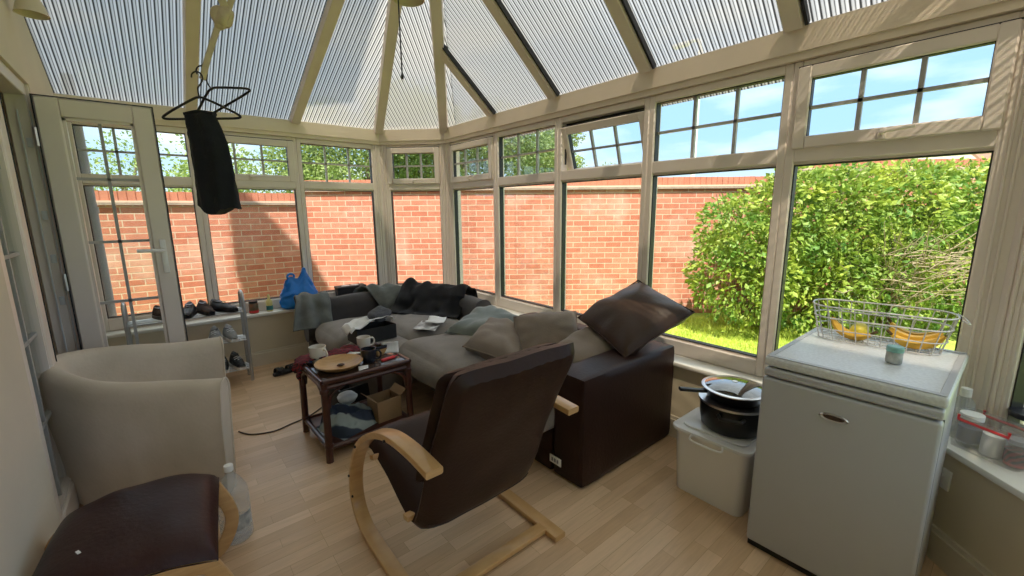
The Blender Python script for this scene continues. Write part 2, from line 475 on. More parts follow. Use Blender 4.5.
# ------------------------------------------------------------------ room shell (camera stands over the origin; x runs along the back wall, y towards it)
XL = -.44
Q2 = math.sqrt(2)
def ring(d):
    ya, xc, ye = 4.726 - d, 2.59 - d, -.55 + d
    sb, dd = 6.756 - d * Q2, 2.58 - d * Q2
    return [(XL, ya), (sb - ya, ya), (xc, sb - xc), (xc, xc - dd), (dd + ye, ye), (XL, ye)]

def struct(o): return tag(o, kind='structure')
SIDES = ['back', 'corner', 'right', 'bay', 'near']

fl = MB()
r0 = ring(0.0)
fl.prism([(XL, r0[5][1]), r0[4], r0[3], r0[2], r0[1], r0[0], (XL, 3.99), (-1.39, 3.99), (-1.39, 2.0), (XL, 2.0)], -.02, 0)
struct(fl.build('floor', M['floor']))

def band(i, d_in, d_out, z0, z1, bev=0):
    a, b = ring(d_in), ring(d_out)
    return MB().prism([a[i], a[i + 1], b[i + 1], b[i]], z0, z1, None, bev)
def ringb(i, d, e=.055):
    """inner line of side i; the bay side is a little thicker"""
    r = ring(d)
    k = 2.58 - (d + e) * Q2
    r[3] = (2.59 - d, 2.59 - d - k); r[4] = (k - .55 + d, -.55 + d)
    return r
def band(i, d_in, d_out, z0, z1, bev=0):
    a, b = ringb(i, d_in) if d_in > .1 else ring(d_in), ringb(i, d_out) if d_out > .1 else ring(d_out)
    return MB().prism([a[i], a[i + 1], b[i + 1], b[i]], z0, z1, None, bev)
for i, sd in enumerate(SIDES):
    struct(band(i, .15, -.10, 0, .48).build('wall_' + sd, M['dwarf']))
    bb = band(i, .172, .151, 0, .105)
    bb.prism([ringb(i, .172)[i], ringb(i, .172)[i + 1], ringb(i, .151)[i + 1], ringb(i, .151)[i]], .105, .12)
    a, b = ringb(i, .163), ringb(i, .151)
    bb.prism([a[i], a[i + 1], b[i + 1], b[i]], .12, .14)
    struct(bb.build('baseboard_' + sd, M['skirt']))
    a, b = ringb(i, .185), ring(-.03)
    s_ = MB().prism([a[i], a[i + 1], b[i + 1], b[i]], .481, .51, None, .008)
    struct(s_.build('trim_%d' % (i + 1), M['sill']))                       # window boards
    e = band(i, .09, -.05, 2.20, 2.315)
    a, b = ring(.075), ring(-.05)
    e.prism([a[i], a[i + 1], b[i + 1], b[i]], 2.165, 2.20)
    struct(e.build('trim_%d' % (i + 6), M['beam']))                         # eaves beams

# corner posts
def corner_post(k, n):
    a, b = ring(.055), ring(-.06)
    p, q = Vector(a[k]), Vector(b[k])
    prv, nxt = Vector(a[k - 1]) if k > 0 else None, Vector(a[k + 1])
    t1 = (Vector(a[k - 1]) - p).normalized(); t2 = (Vector(a[k + 1]) - p).normalized()
    w = .075
    m = MB().prism([p + t1 * w, p, p + t2 * w, q + t2 * (w + .05), q, q + t1 * (w + .05)], .511, 2.164)
    for t in (t1, t2):
        nn = (p - q).normalized()
        for off in (.028, .052):
            c = p + t * off + nn * .004
            m.tube([(c.x, c.y, .512), (c.x, c.y, 2.163)], .006, 6)
    struct(m.build('trim_%d' % n, M['upvc']))
for k, n in ((1, 11), (2, 12), (3, 13), (4, 14)): corner_post(k, n)

# ---- windows
ZG, ZT0, ZT1, ZH = .605, 1.681, 1.758, 2.118
wn = [0]
def frame_rect(mb, x0, x1, z0, z1, w, y0, y1, bev=.006):
    mb.bx(x0, x0 + w, y0, y1, z0, z1, bev, 1); mb.bx(x1 - w, x1, y0, y1, z0, z1, bev, 1)
    mb.bx(x0 + w - .004, x1 - w + .004, y0, y1, z0, z0 + w, bev, 1); mb.bx(x0 + w - .004, x1 - w + .004, y0, y1, z1 - w, z1, bev, 1)

def window(P0, ang, w, sash=False, opened=0, jl=.04, jr=.04):
    wn[0] += 1
    root = empty('window_%d' % wn[0], loc=(P0[0], P0[1], 0), rz=ang, kind='structure')
    f = MB()
    yi, yo = -.05, .03
    f.bx(0, jl, yi, yo, .511, 2.164, .006, 1); f.bx(w - jr, w, yi, yo, .511, 2.164, .006, 1)
    f.bx(jl - .003, w - jr + .003, yi, yo, .511, ZG, .006, 1)
    f.bx(jl - .003, w - jr + .003, yi, yo, ZT0, ZT1, .006, 1)
    f.bx(jl - .003, w - jr + .003, yi, yo, ZH, 2.164, .006, 1)
    # sloped glazing beads
    f.bx(jl, w - jr, -.032, -.012, ZG - .002, ZG + .012); f.bx(jl, w - jr, -.032, -.012, ZT0 - .012, ZT0 + .002)
    f.build('window_frame', M['upvc'], root)
    g = MB()
    x0, x1 = jl, w - jr
    for a, b, c, d in ((x0, x0 + .006, ZG + .01, ZT0 - .01), (x1 - .006, x1, ZG + .01, ZT0 - .01), (x0, x1, ZG + .01, ZG + .016), (x0, x1, ZT0 - .016, ZT0 - .01)):
        g.bx(a, b, -.034, .008, c, d)
    g.build('gasket', M['gasket'], root)
    MB().bx(x0 - .005, x1 + .005, -.006, .006, ZG - .005, ZT0 + .005).build('pane', M['glass'], root)
    z0, z1 = ZT1, ZH
    def bars(mb, a, b, c, d, y0, y1):
        for k in (1, 2):
            x = a + (b - a) * k / 3; mb.bx(x - .009, x + .009, y0, y1, c, d)
        zc = (c + d) / 2; mb.bx(a, b, y0, y1, zc - .008, zc + .008)
    if not sash:
        MB().bx(x0 - .005, x1 + .005, -.006, .006, z0 - .005, z1 + .005).build('pane', M['glass'], root)
        b = MB(); bars(b, x0, x1, z0, z1, -.010, .010); b.build('glazing_bars', M['bar'], root)
        g = MB()
        for a, b_, c, d in ((x0, x0 + .005, z0, z1), (x1 - .005, x1, z0, z1), (x0, x1, z1 - .005, z1)):
            g.bx(a, b_, -.034, .008, c, d)
        g.build('gasket', M['gasket'], root)
    else:
        hz = z1 + .012
        sm = empty('sash', loc=(0, .012 if opened > 5 else 0, hz - (.028 if opened > 5 else 0))); sm.parent = root
        # one mesh per sash part, hung from the head
        s_ = MB(); a, b = x0 - .012, x1 + .012; c, d = z0 - .012 - hz, 0
        frame_rect(s_, a, b, c, d, .058, -.072, -.022)
        sf = s_.build('sash_frame', M['upvc'], sm)
        bb = MB(); bars(bb, a + .055, b - .055, c + .055, d - .055, -.05, -.03); bb.build('glazing_bars', M['bar'], sm)
        gg = MB(); q = .056
        for u0, u1, v0, v1 in ((a + q, a + q + .005, c + q, d - q), (b - q - .005, b - q, c + q, d - q), (a + q, b - q, d - q - .005, d - q), (a - .004, b + .004, d, d + .006)):
            gg.bx(u0, u1, -.058, -.024, v0, v1)
        gg.build('gasket', M['gasket'], sm)
        MB().bx(a + .05, b - .05, -.046, -.036, c + .05, d - .05).build('pane', M['glass'], sm)
        h = MB(); mx = (a + b) / 2
        h.box((.03, .014, .05), (mx, -.078, c + .028), (0, 0, 0), .004)
        h.tube([(mx, -.082, c + .03), (mx, -.105, c + .032), (mx + .02, -.108, c + .036), (mx + .11, -.104, c + .046)], .008, 8)
        h.build('handle', M['upvc2'], sm)
        if opened:
            sm.rotation_euler = (R(opened), 0, 0)
            st = MB()
            st.bx(jl + .001, jl + .012, -.01, .0, z0 + .05, z0 + .22)
            st.build('stay', M['gasket'], root)
            if opened > 5:
                MB().bx(x0 + .002, x1 - .002, .004, .028, z1 - .045, z1 + .004).build('head_slot_shade', M['gasket'], root)  # black block added to darken the slot above the open sash
    return root

# back wall: three lights
bx_ = [XL, .339, 1.162, 1.953]
for k in range(3):
    window((bx_[k], 4.726), 0, bx_[k + 1] - bx_[k], sash=(k == 1), opened=2.5 if k == 1 else 0, jl=.06 if k == 0 else .04)
# corner facet
o45 = .075
window((2.03 + o45 / Q2, 4.726 - o45 / Q2), -PI / 4, .792 - 2 * o45, sash=True)
# long right wall: five lights
ys = [4.092, 3.29, 2.477, 1.66, .85, .085]
for k in range(5):
    window((2.59, ys[k]), -PI / 2, ys[k] - ys[k + 1], sash=k in (0, 2, 4), opened=17 if k == 2 else 0)
window((2.59 - o45 / Q2, .01 - o45 / Q2), -3 * PI / 4, .792 - 2 * o45, sash=True)
for k in range(3):
    window((1.953 - .797 * k, -.55), PI, .797, sash=(k == 1))

# ---- roof
AP = Vector((1.22, 2.088, 3.41))
ZE = 2.318
G1 = ring(.09)
def inward(i):
    a, b = Vector(G1[i]), Vector(G1[i + 1]); t = (b - a).normalized(); n = Vector((t.y, -t.x))
    return a, t, n
def roofz(i, p):
    a, t, n = inward(i)
    k = (AP.z - ZE) / ((Vector((AP.x, AP.y)) - a).dot(n))
    return ZE + k * (Vector((p[0], p[1])) - a).dot(n)
OUT = ring(-.14)
for i in range(5):
    top = [(AP.x, AP.y)]
    poly = [OUT[i], OUT[i + 1]] + ([(AP.x, AP.y), (XL, AP.y)] if i == 0 else [(XL, AP.y), (AP.x, AP.y)][::-1][:1] if i in (1, 2, 3) else [(XL, AP.y), (AP.x, AP.y)])
    if i == 4: poly = [OUT[4], OUT[5], (XL, AP.y), (AP.x, AP.y)]
    bot = [Vector((p[0], p[1], roofz(i, p) + .01)) for p in poly]
    upv = [p + Vector((0, 0, .025)) for p in bot]
    n = len(poly)
    mb = MB().add(bot + upv, [list(range(n))[::-1]] + [[k, (k + 1) % n, n + (k + 1) % n, n + k] for k in range(n)], None, False)
    mb.f.append([n + k for k in range(n)]); mb.sm.append(False); mb.mi.append(1)
    a, t, nn = inward(i)
    mb.uv = lambda co, p, a=a, t=t, nn=nn: ((Vector((co.x, co.y)) - a).dot(t), (Vector((co.x, co.y)) - a).dot(nn))
    struct(mb.build('ceiling' if i == 0 else 'ceiling_panel', [M['poly'], M['polytop']], auto=0))

tn = [20]
def rafter(p, q, w=.095, h=.05, shade_line=False):
    tn[0] += 1
    p, q = Vector(p), Vector(q)
    mb = MB().sweep([p, q], [(w / 2, h / 2), (-w / 2, h / 2), (-w / 2 * .8, -h / 2), (w / 2 * .8, -h / 2)], smooth=False)
    if shade_line:  # gasket black used as a painted shadow line beside the rafter
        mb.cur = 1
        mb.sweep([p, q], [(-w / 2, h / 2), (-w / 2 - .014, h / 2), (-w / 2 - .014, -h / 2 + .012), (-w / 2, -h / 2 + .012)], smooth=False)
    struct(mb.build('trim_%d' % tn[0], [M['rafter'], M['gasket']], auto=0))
dz = -.016
def rp(i, x, y): return (x, y, roofz(i, (x, y)) + dz)
for x in (.36, 1.162):
    rafter(rp(0, x, G1[0][1] - .012), rp(0, x, AP.y)); rafter(rp(4, x, G1[4][1] + .012), rp(4, x, AP.y))
for k in (1, 2, 3, 4):
    c = Vector((G1[k][0], G1[k][1])); d = (Vector((AP.x, AP.y)) - c).normalized() * .01
    rafter((c.x + d.x, c.y + d.y, ZE + dz - .006), (AP.x, AP.y, AP.z + dz - .006), .10, .055)
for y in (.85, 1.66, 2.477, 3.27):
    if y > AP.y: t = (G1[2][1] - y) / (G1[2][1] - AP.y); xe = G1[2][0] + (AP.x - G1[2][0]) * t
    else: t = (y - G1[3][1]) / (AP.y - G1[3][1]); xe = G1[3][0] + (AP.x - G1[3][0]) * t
    rafter(rp(2, G1[2][0] - .012, y), rp(2, xe, y), shade_line=True)
tn[0] += 1
struct(MB().bx(XL, AP.x + .05, AP.y - .05, AP.y + .05, AP.z - .09, AP.z - .01, .01).build('trim_%d' % tn[0], M['rafter']))

# ---- house wall on the left with the french door opening
w = MB()
w.bx(-.60, XL, -.67, 2.36, 0, 2.17); w.bx(-.60, XL, 3.68, 4.85, 0, 2.17)
Mx = Matrix(((0, 0, 1, 0), (1, 0, 0, 0), (0, 1, 0, 0), (0, 0, 0, 1)))   # (a,b,c) -> x=c, y=a, z=b
w.prism([(-.67, 2.17), (4.85, 2.17), (4.85, 2.29), (2.088, 3.50), (-.67, 2.29)], -.60, XL, Mx)
struct(w.build('wall_left', M['plaster'], auto=0))
# flashing beam along the sloping junction
# door frame in the opening
df = MB()
df.bx(-.54, -.455, 2.361, 2.41, 0, 2.169, .004, 1); df.bx(-.54, -.455, 3.63, 3.679, 0, 2.169, .004, 1); df.bx(-.54, -.455, 2.41, 3.63, 2.10, 2.169, .004, 1)
df.bx(-.455, -.442, 3.655, 3.672, 0, 2.16); df.bx(-.455, -.442, 2.368, 2.385, 0, 2.16)
tn[0] += 1
struct(df.build('trim_%d' % tn[0], M['upvc2']))

def door_leaf(name, loc, rz, w, h, handle_end, lock=False):
    """leaf in local x (0..w), hinge at x=0, thickness in y"""
    r = empty(name, loc=loc, rz=rz, kind='structure')
    m = MB(); sw = .10
    m.bx(0, sw, -.033, .033, 0, h, .008, 1); m.bx(w - sw, w, -.033, .033, 0, h, .008, 1)
    m.bx(sw - .004, w - sw + .004, -.033, .033, h - .105, h, .008, 1); m.bx(sw - .004, w - sw + .004, -.033, .033, 0, .14, .008, 1)
    for a, b, c, d in ((sw, sw + .014, .14, h - .105), (w - sw - .014, w - sw, .14, h - .105), (sw, w - sw, .14, .154), (sw, w - sw, h - .119, h - .105)):
        m.bx(a, b, -.024, .024, c, d)
    m.build('door_frame', M['upvc2'], r)
    b = MB(); xc = w / 2; zt = h - .105
    b.bx(xc - .008, xc + .008, -.009, .009, .14, zt)
    for z in (1.64, 1.265, .89, .515): b.bx(sw, w - sw, -.009, .009, z - .008, z + .008)
    b.build('glazing_bars', M['bar'], r)
    MB().bx(sw - .005, w - sw + .005, -.005, .005, .135, zt + .005).build('pane', M['glass'], r)
    g = MB()
    g.bx(-.004, w + .004, -.036, -.028, h, h + .006); g.bx(w, w + .006, -.036, .030, 0, h + .006); g.bx(-.006, 0, -.036, .030, 0, h + .006)
    g.build('gasket', M['gasket'], r)
    hd = MB(); hx = w - .05; s_ = -1 if handle_end < 0 else 1
    hd.box((.032, .012, .22), (hx, s_ * .038, 1.16), bev=.005)
    hd.tube([(hx, s_ * .04, 1.20), (hx, s_ * .085, 1.20), (hx - .03, s_ * .09, 1.202), (hx - .13, s_ * .088, 1.205)], .011, 8)
    hd.tube([(hx, s_ * .04, 1.11), (hx, s_ * .05, 1.11)], .009, 10)
    hd.build('handle', M['white_pl'], r)
    hg = MB()
    for z in (.25, h / 2, h - .22): hg.tube([(-.012, -.03, z - .05), (-.012, -.03, z + .05)], .011, 8)
    hg.build('hinge', M['chrome'], r)
    if lock:
        lk = MB(); lk.bx(w + .0055, w + .010, -.012, .010, .25, h - .25)
        for z in (.5, .95, 1.16, 1.35, 1.7): lk.box((.014, .012, .05), (w + .012, 0, z), bev=.002)
        lk.build('lock_strip', M['pole'], r)
    return r
door_leaf('door_1', (-.428, 3.62, .02), 0, .508, 2.08, -1)
door_leaf('door_2', (-.49, 2.415, .02), PI / 2, .60, 2.08, 1, lock=True)
# steel keep rail screwed to the far jamb
kp = MB(); kp.bx(-.452, -.446, 3.618, 3.634, .15, 2.02); kp.bx(-.50, -.494, 3.616, 3.629, .15, 2.02)
for z in (.5, .95, 1.2, 1.45, 1.85): kp.box((.022, .012, .05), (-.473, 3.623, z), bev=.002)
tag(kp.build('strike_rail', M['pole']), 'steel strike rail with keeps on the far door jamb', 'door fitting')

# ---- the house behind (out of frame; wing and eaves shaped to cast the gable shadow and shade indoors)
hs = empty('house', 'pale rendered two storey house the sunroom leans on', 'house', (-3, -1, 0))
def hpart(name, mb, m): mb.build(name, m, hs).matrix_parent_inverse = Matrix.Translation((3, 1, 0))
hm = MB()
hm.bx(-6, -.61, -6, 1.98, -.02, 8.5)
hm.bx(-1.50, -1.40, 1.98, 4.0, 0, 7.05); hm.bx(-1.40, -.61, 1.98, 2.1, 0, 7.05); hm.bx(-1.40, -.61, 3.9, 4.0, 0, 7.05); hm.bx(-1.40, -.61, 2.1, 3.9, 2.4, 7.05)
hpart('wall', hm, M['render'])
hr = MB()
hr.prism([(-1.50, 7.05), (-.52, 7.05), (-1.40, 8.28), (-1.50, 8.12)], 1.98, 4.05, Matrix(((1, 0, 0, 0), (0, 0, 1, 0), (0, 1, 0, 0), (0, 0, 0, 1))))
hr.prism([(-6.2, 8.5), (-.5, 8.5), (-3.3, 10.2)], -6.1, 2.0, Matrix(((1, 0, 0, 0), (0, 0, 1, 0), (0, 1, 0, 0), (0, 0, 0, 1))))
hpart('roof', hr, M['rooftile'])

# ------------------------------------------------------------------ garden
ground = MB().bx(-14, 40, -16, 42, -.2, -.04)
struct(ground.build('ground', M['lawn'], auto=0))

def garden_wall(a, b, z1, label, th=.215, z0=-.05):
    a, b = Vector(a), Vector(b); d = (b - a); L = d.length; ang = math.atan2(d.y, d.x)
    r = empty('garden_wall', label, 'wall', (a.x, a.y, z0), ang, kind='structure')
    m = MB().bx(0, L, 0, th, 0, z1 - z0)
    m.uv = lambda co, p: ((co.x if abs(p.normal.y) > .5 else co.y), co.z)
    m.build('brickwork', M['brick'], r, auto=0)
    t = MB(); t.bx(-.02, L + .02, -.035, th + .035, z1 - z0, z1 - z0 + .03)
    t.build('creasing_tiles', M['tile'], r, auto=0)
    MB().bx(-.005, L + .005, -.012, th + .012, z1 - z0 + .03, z1 - z0 + .05).build('mortar_bed', M['mortar'], r, auto=0)
    c = MB(); n = int(L / .075); 
    for k in range(n):
        x = (k + .5) * L / n; j = rng.uniform(-.003, .003)
        c.bx(x - L / n / 2 + .003, x + L / n / 2 - .003, -.004 + j, th + .004 + j, z1 - z0 + .05, z1 - z0 + .155 + j)
    c.bx(0, L, .004, th - .004, z1 - z0 + .05, z1 - z0 + .15)
    c.build('coping', M['coping'], r, auto=0)
    return r
garden_wall((-6, 6.75), (1.62, 6.45), 1.545, 'lower red brick garden wall seen through the left windows')
garden_wall((1.55, 6.50), (6.93, 2.05), 1.72, 'red brick garden wall behind the corner and middle windows')
garden_wall((6.90, 2.08), (10.6, -1.0), 1.93, 'taller red brick garden wall stretch behind the bush')

def leaves(n, fn, smin, smax, seed, droop=.3):
    r = random.Random(seed); mb = MB()
    for _ in range(n):
        p, out = fn(r)
        s = r.uniform(smin, smax)
        d = (Vector(out) * .7 + Vector((r.gauss(0, .6), r.gauss(0, .6), r.gauss(0, .5) - droop))).normalized()
        u = d.cross(Vector((r.gauss(0, 1), r.gauss(0, 1), r.gauss(0, 1)))).normalized()
        nrm = d.cross(u)
        p = Vector(p)
        vs = [p, p + d * s * .5 + u * s * .26 + nrm * s * .06, p + d * s, p + d * s * .5 - u * s * .26 + nrm * s * .06]
        mb.add(vs, [[0, 1, 2], [0, 2, 3]], None, False)
    return mb

def crown_fn(blobs):
    tot = sum(b[3] ** 2 for b in blobs)
    def fn(r):
        q = r.uniform(0, tot)
        for b in blobs:
            q -= b[3] ** 2
            if q <= 0: break
        v = Vector((r.gauss(0, 1), r.gauss(0, 1), r.gauss(0, 1))).normalized()
        k = b[3] * (1 - min(.9, abs(r.gauss(0, b[5] if len(b) > 5 else .16)))) * (1 + .16 * nz(v * 2.2 + Vector(b[:3]), 1, 3))
        return (b[0] + v.x * k, b[1] + v.y * k, max(-.02, b[2] + v.z * k * b[4])), v
    return fn

# big bush in front of the wall
FW = Vector((.639, .769)); RT = Vector((.769, -.639))
def gp(depth, lat): 
    p = FW * depth + RT * lat
    return p.x, p.y
bs = empty('garden_bush', 'big sunlit yellow green bush growing against the brick garden wall', 'bush', (*gp(5.2, 3.6), -.04))
def lay(o, root): o.parent = root; o.matrix_parent_inverse = Matrix.Translation(-root.location); return o
br = random.Random(11)
blobs = []
for dep, lat, z, rad, q in ((5.0, 2.75, .72, .62, 1.0), (5.15, 3.1, 1.15, .62, 1.0), (5.0, 3.5, .62, .66, 1), (5.1, 3.7, 1.25, .66, 1), (5.0, 4.2, .65, .7, 1), (5.1, 4.4, 1.30, .66, 1), (5.05, 5.0, .7, .72, 1), (5.15, 5.15, 1.32, .64, 1), (5.2, 5.7, .8, .8, 1), (5.25, 5.9, 1.4, .62, 1), (5.0, 2.55, 1.22, .38, 1), (5.1, 3.3, 1.55, .38, 1), (5.1, 4.0, 1.62, .36, 1), (5.2, 4.9, 1.62, .36, 1)):
    x, y = gp(dep, lat); blobs.append((x, y, z, rad, q))
lf = leaves(34000, crown_fn(blobs), .045, .095, 5)
lay(lf.build('foliage', M['leaf'], None, auto=0, recalc=False), bs)
st = MB()
for k in range(22):
    b = br.choice(blobs); x0, y0 = gp(5.25, br.uniform(2.9, 5.6))
    st.tube(smooth_path([(x0, y0, -.05), (x0 + br.uniform(-.1, .1), y0 + br.uniform(-.1, .1), .5), (b[0] + br.uniform(-.2, .2), b[1] + br.uniform(-.2, .2), b[2] + .4)], 8), .012, 5, scale=lambda t: 1 - .7 * t)
lay(st.build('stem', M['bark'], None), bs)
tw = MB()
for k in range(120):
    bx0 = gp(4.50 + br.uniform(-.12, .2), 4.18 + br.uniform(-.35, .4)); z0 = br.uniform(.35, 1.0)
    a = br.uniform(-1, 1); e = br.uniform(-.1, 1.1); L = br.uniform(.3, .7)
    dr = RT * math.sin(a * 1.4) - FW * (.35 + .3 * br.random())
    pts = [Vector((bx0[0], bx0[1], z0))]
    for j in range(5):
        pts.append(pts[-1] + Vector((dr.x, dr.y, e)).normalized() * L / 5 + Vector((br.gauss(0, .02), br.gauss(0, .02), br.gauss(0, .02))))
    tw.tube(pts, .0062, 4, scale=lambda t: 1 - .6 * t)
lay(tw.build('dry_twigs', M['twig'], None), bs)

# grass
gr = random.Random(3); gb = MB()
for _ in range(16000):
    d = gr.uniform(3.6, 6.0); l = gr.uniform(.3, 3.6)
    x, y = gp(d, l)
    if x < 2.75 or d > 5.75: continue
    h = gr.uniform(.03, .085); a = gr.uniform(0, 2 * PI); w_ = .004
    dx, dy = math.cos(a), math.sin(a); lx, ly = gr.gauss(0, .025), gr.gauss(0, .025)
    gb.add([(x - dx * w_, y - dy * w_, -.042), (x + dx * w_, y + dy * w_, -.042), (x + lx, y + ly, -.04 + h)], [[0, 1, 2]], None, False)
tag(gb.build('lawn_grass', M['blade'], auto=0, recalc=False), 'bright sunlit lawn grass between the windows and the brick wall', 'grass', kind='stuff')

# trees beyond the wall
def tree(depth, lat, h, rad, label, seed, dark=False, n=2600, ls=(.06, .12), base=.0):
    x, y = gp(depth, lat); r = random.Random(seed)
    t = empty('garden_tree', label, 'tree', (x, y, -.04), group='trees beyond the garden wall')
    bl = [(x + r.gauss(0, rad * .42), y + r.gauss(0, rad * .42), max(rad * .35, h - rad * .8 + r.gauss(0, rad * .45)), rad * r.uniform(.40, .66), .9, .34) for _ in range(10)]
    lay(leaves(int(n * 5), crown_fn(bl), ls[0], ls[1], seed).build('foliage', M['treeleaf2' if dark else 'treeleaf'], None, auto=0, recalc=False), t)
    tm = MB(); tm.tube(smooth_path([(x, y, -.05), (x + .1, y, h * .35), (x, y + .1, h * .7)], 8), .12, 8, scale=lambda q: 1 - .5 * q)
    for b in bl[:5]: tm.tube([(x + .05, y, h * .4), b[:3]], .04, 5, scale=lambda q: 1 - .6 * q)
    lay(tm.build('trunk', M['bark'], None), t)
    return t
TREES = [(10.5, -9.3, 3.0, 1.2, 'sparse tree with open branches behind the wall at far left', False, 380),
         (11, -7.0, 3.1, 1.35, 'light green tree behind the wall above the hanging trousers', False, 900),
         (11, -5.2, 3.9, 1.5, 'leafy tree behind the wall over the blue carrier bag', False, 2600),
         (12, -3.9, 4.2, 1.6, 'leafy tree behind the wall left of the corner post', True, 2600),
         (12, -2.3, 4.2, 1.5, 'round green tree behind the corner window', False, 2600),
         (12.5, -.9, 3.9, 1.5, 'dark tree behind the first right hand window', True, 2600),
         (13, .55, 3.55, 1.25, 'low bushy tree right of the dark tree beyond the wall', False, 2400),
         (13, 1.6, 3.3, 1.0, 'last tree on the right before the open sky', False, 1800)]
for k, (d, l, h, rad, lab, dk, n) in enumerate(TREES): tree(d, l, h, rad, lab, 40 + k, dk, n)

# neighbouring houses and lamp post
def nb_house(depth, lat, w, eave, ridge, label, rz):
    x, y = gp(depth, lat)
    r = empty('neighbour_house', label, 'house', (x, y, -.04), rz)
    MB().bx(-w / 2, w / 2, -2, 2, 0, eave).build('wall', M['render'], r, auto=0)
    Mz = Matrix(((1, 0, 0, 0), (0, 0, 1, 0), (0, 1, 0, 0), (0, 0, 0, 1)))
    MB().prism([(-w / 2 - .2, eave), (w / 2 + .2, eave), (0, ridge)], -2.2, 2.2, Mz).build('roof', M['rooftile'], r, auto=0)
    MB().prism([(-w / 2, eave - .02), (w / 2, eave - .02), (0, ridge - .25)], -2.24, -2.18, Mz).build('gable', M['render'], r, auto=0)
a_t = math.atan2(RT.y, RT.x)
nb_house(26, 23.2, 5.2, 3.5, 5.4, 'pale gabled house roof showing over the wall above the bush', a_t)
nb_house(26, 29.5, 6, 3.2, 4.8, 'second distant house roof at the right edge over the wall', a_t)
lx, ly = gp(14, 5.78)
lp = empty('street_lamp', 'tall pale lamp post beyond the garden wall', 'lamp post', (lx, ly, -.04))
MB().tube([(0, 0, 0), (0, 0, 6.2)], .075, 10).build('pole', M['pole'], lp)
hd = MB(); hd.tube(smooth_path([(0, 0, 6.2), (0, .1, 6.5), (.2, .6, 6.6)], 10), .05, 8); hd.box((.25, .5, .12), (.25, .8, 6.6), bev=.04)
hd.build('lamp_head', M['pole'], lp)
dp = empty('downpipe', 'grey downpipe outside the left hand window seen through the open door', 'pipe', (-.372, 4.875, -.04))
MB().tube([(0, 0, 0), (0, 0, 2.55)], .038, 12).build('pipe', M['pipe'], dp)
for z in (.5, 1.5, 2.2): MB().lathe([(.037, z), (.046, z), (.046, z + .05), (.037, z + .05)], 12).build('bracket', M['pipe'], dp)

# ================================================================== furniture
# ---- leather armless section of the corner sofa along the right wall
def seat_legs(root, spots, z=.05):
    for x, y in spots:
        MB().box((.05, .05, z), (x, y, z / 2), bev=.008).build('foot', M['pot'], root)

s1 = empty('sofa', 'brown leather sofa section with square arm end and puffy grey seat under the windows', 'sofa', (1.9, 2.2, 0), group='corner sofa sections')
def S1(mb, name, m, label=None): 
    o = mb.build(name, m, None, label); o.parent = s1; o.matrix_parent_inverse = Matrix.Translation((-1.9, -2.2, 0)); return o
arm = MB(); softbox_mb(.87, .225, .615, r=.026, puff=.006, wr=.003, n=10, seed=2, M=TR((1.985, 1.42, .313)), mb=arm)
S1(arm, 'arm', M['leather'])
tg = MB(); tg.box((.004, .085, .045), (1.541, 1.495, .10), (0, 0, 0), .001)
mtag = S1(tg, 'maker_tag', M['white_pl'], 'small white stitched tag')
tgp = MB()
for k in range(3): tgp.bx(1.5375, 1.5385, 1.470 + k * .02, 1.482 + k * .02, .09, .111)
tpo = S1(tgp, 'tag_print', M['tan_text']); tpo.parent = mtag; tpo.matrix_parent_inverse = Matrix.Identity(4)
S1(MB().bx(1.56, 2.39, 1.533, 3.02, .05, .235, .03, 3).bx(1.548, 1.60, 1.534, 1.69, .012, .40, .012, 2), 'base', M['leather'])
bk = MB(); softbox_mb(.20, 1.08, .56, r=.05, puff=.01, wr=.004, n=10, seed=4, M=TR((2.30, 2.075, .335)), mb=bk)
S1(bk, 'backrest', M['leather'])
sc1 = MB(); softbox_mb(.80, .72, .20, r=.08, puff=.03, wr=.012, n=12, seed=5, M=TR((1.78, 1.89, .33)), mb=sc1)
S1(sc1, 'seat_cushion', M['sofa_fab'])
sc2 = MB(); softbox_mb(.90, .80, .235, r=.10, puff=.045, wr=.022, n=16, seed=6, sc=5, M=TR((1.77, 2.64, .335), (0, R(1.5), 0)), mb=sc2)
S1(sc2, 'chaise_cushion', M['sofa_fab'])
for x, y in ((1.62, 1.6), (2.33, 1.6), (1.62, 2.95), (2.33, 2.95)):
    S1(MB().box((.05, .05, .048), (x, y, .025), bev=.008), 'foot', M['pot'])

s2 = empty('sofa', 'charcoal and grey corner sofa section wrapping round the window corner', 'sofa', (1.6, 3.8, 0), group='corner sofa sections')
def S2(mb, name, m, label=None):
    o = mb.build(name, m, None, label); o.parent = s2; o.matrix_parent_inverse = Matrix.Translation((-1.6, -3.8, 0)); return o
S2(MB().prism([(1.03, 3.50), (1.55, 3.50), (1.60, 3.10), (2.36, 3.08), (2.36, 3.95), (1.93, 4.40), (1.03, 4.40)], .05, .24, None, .03), 'base', M['leather'])
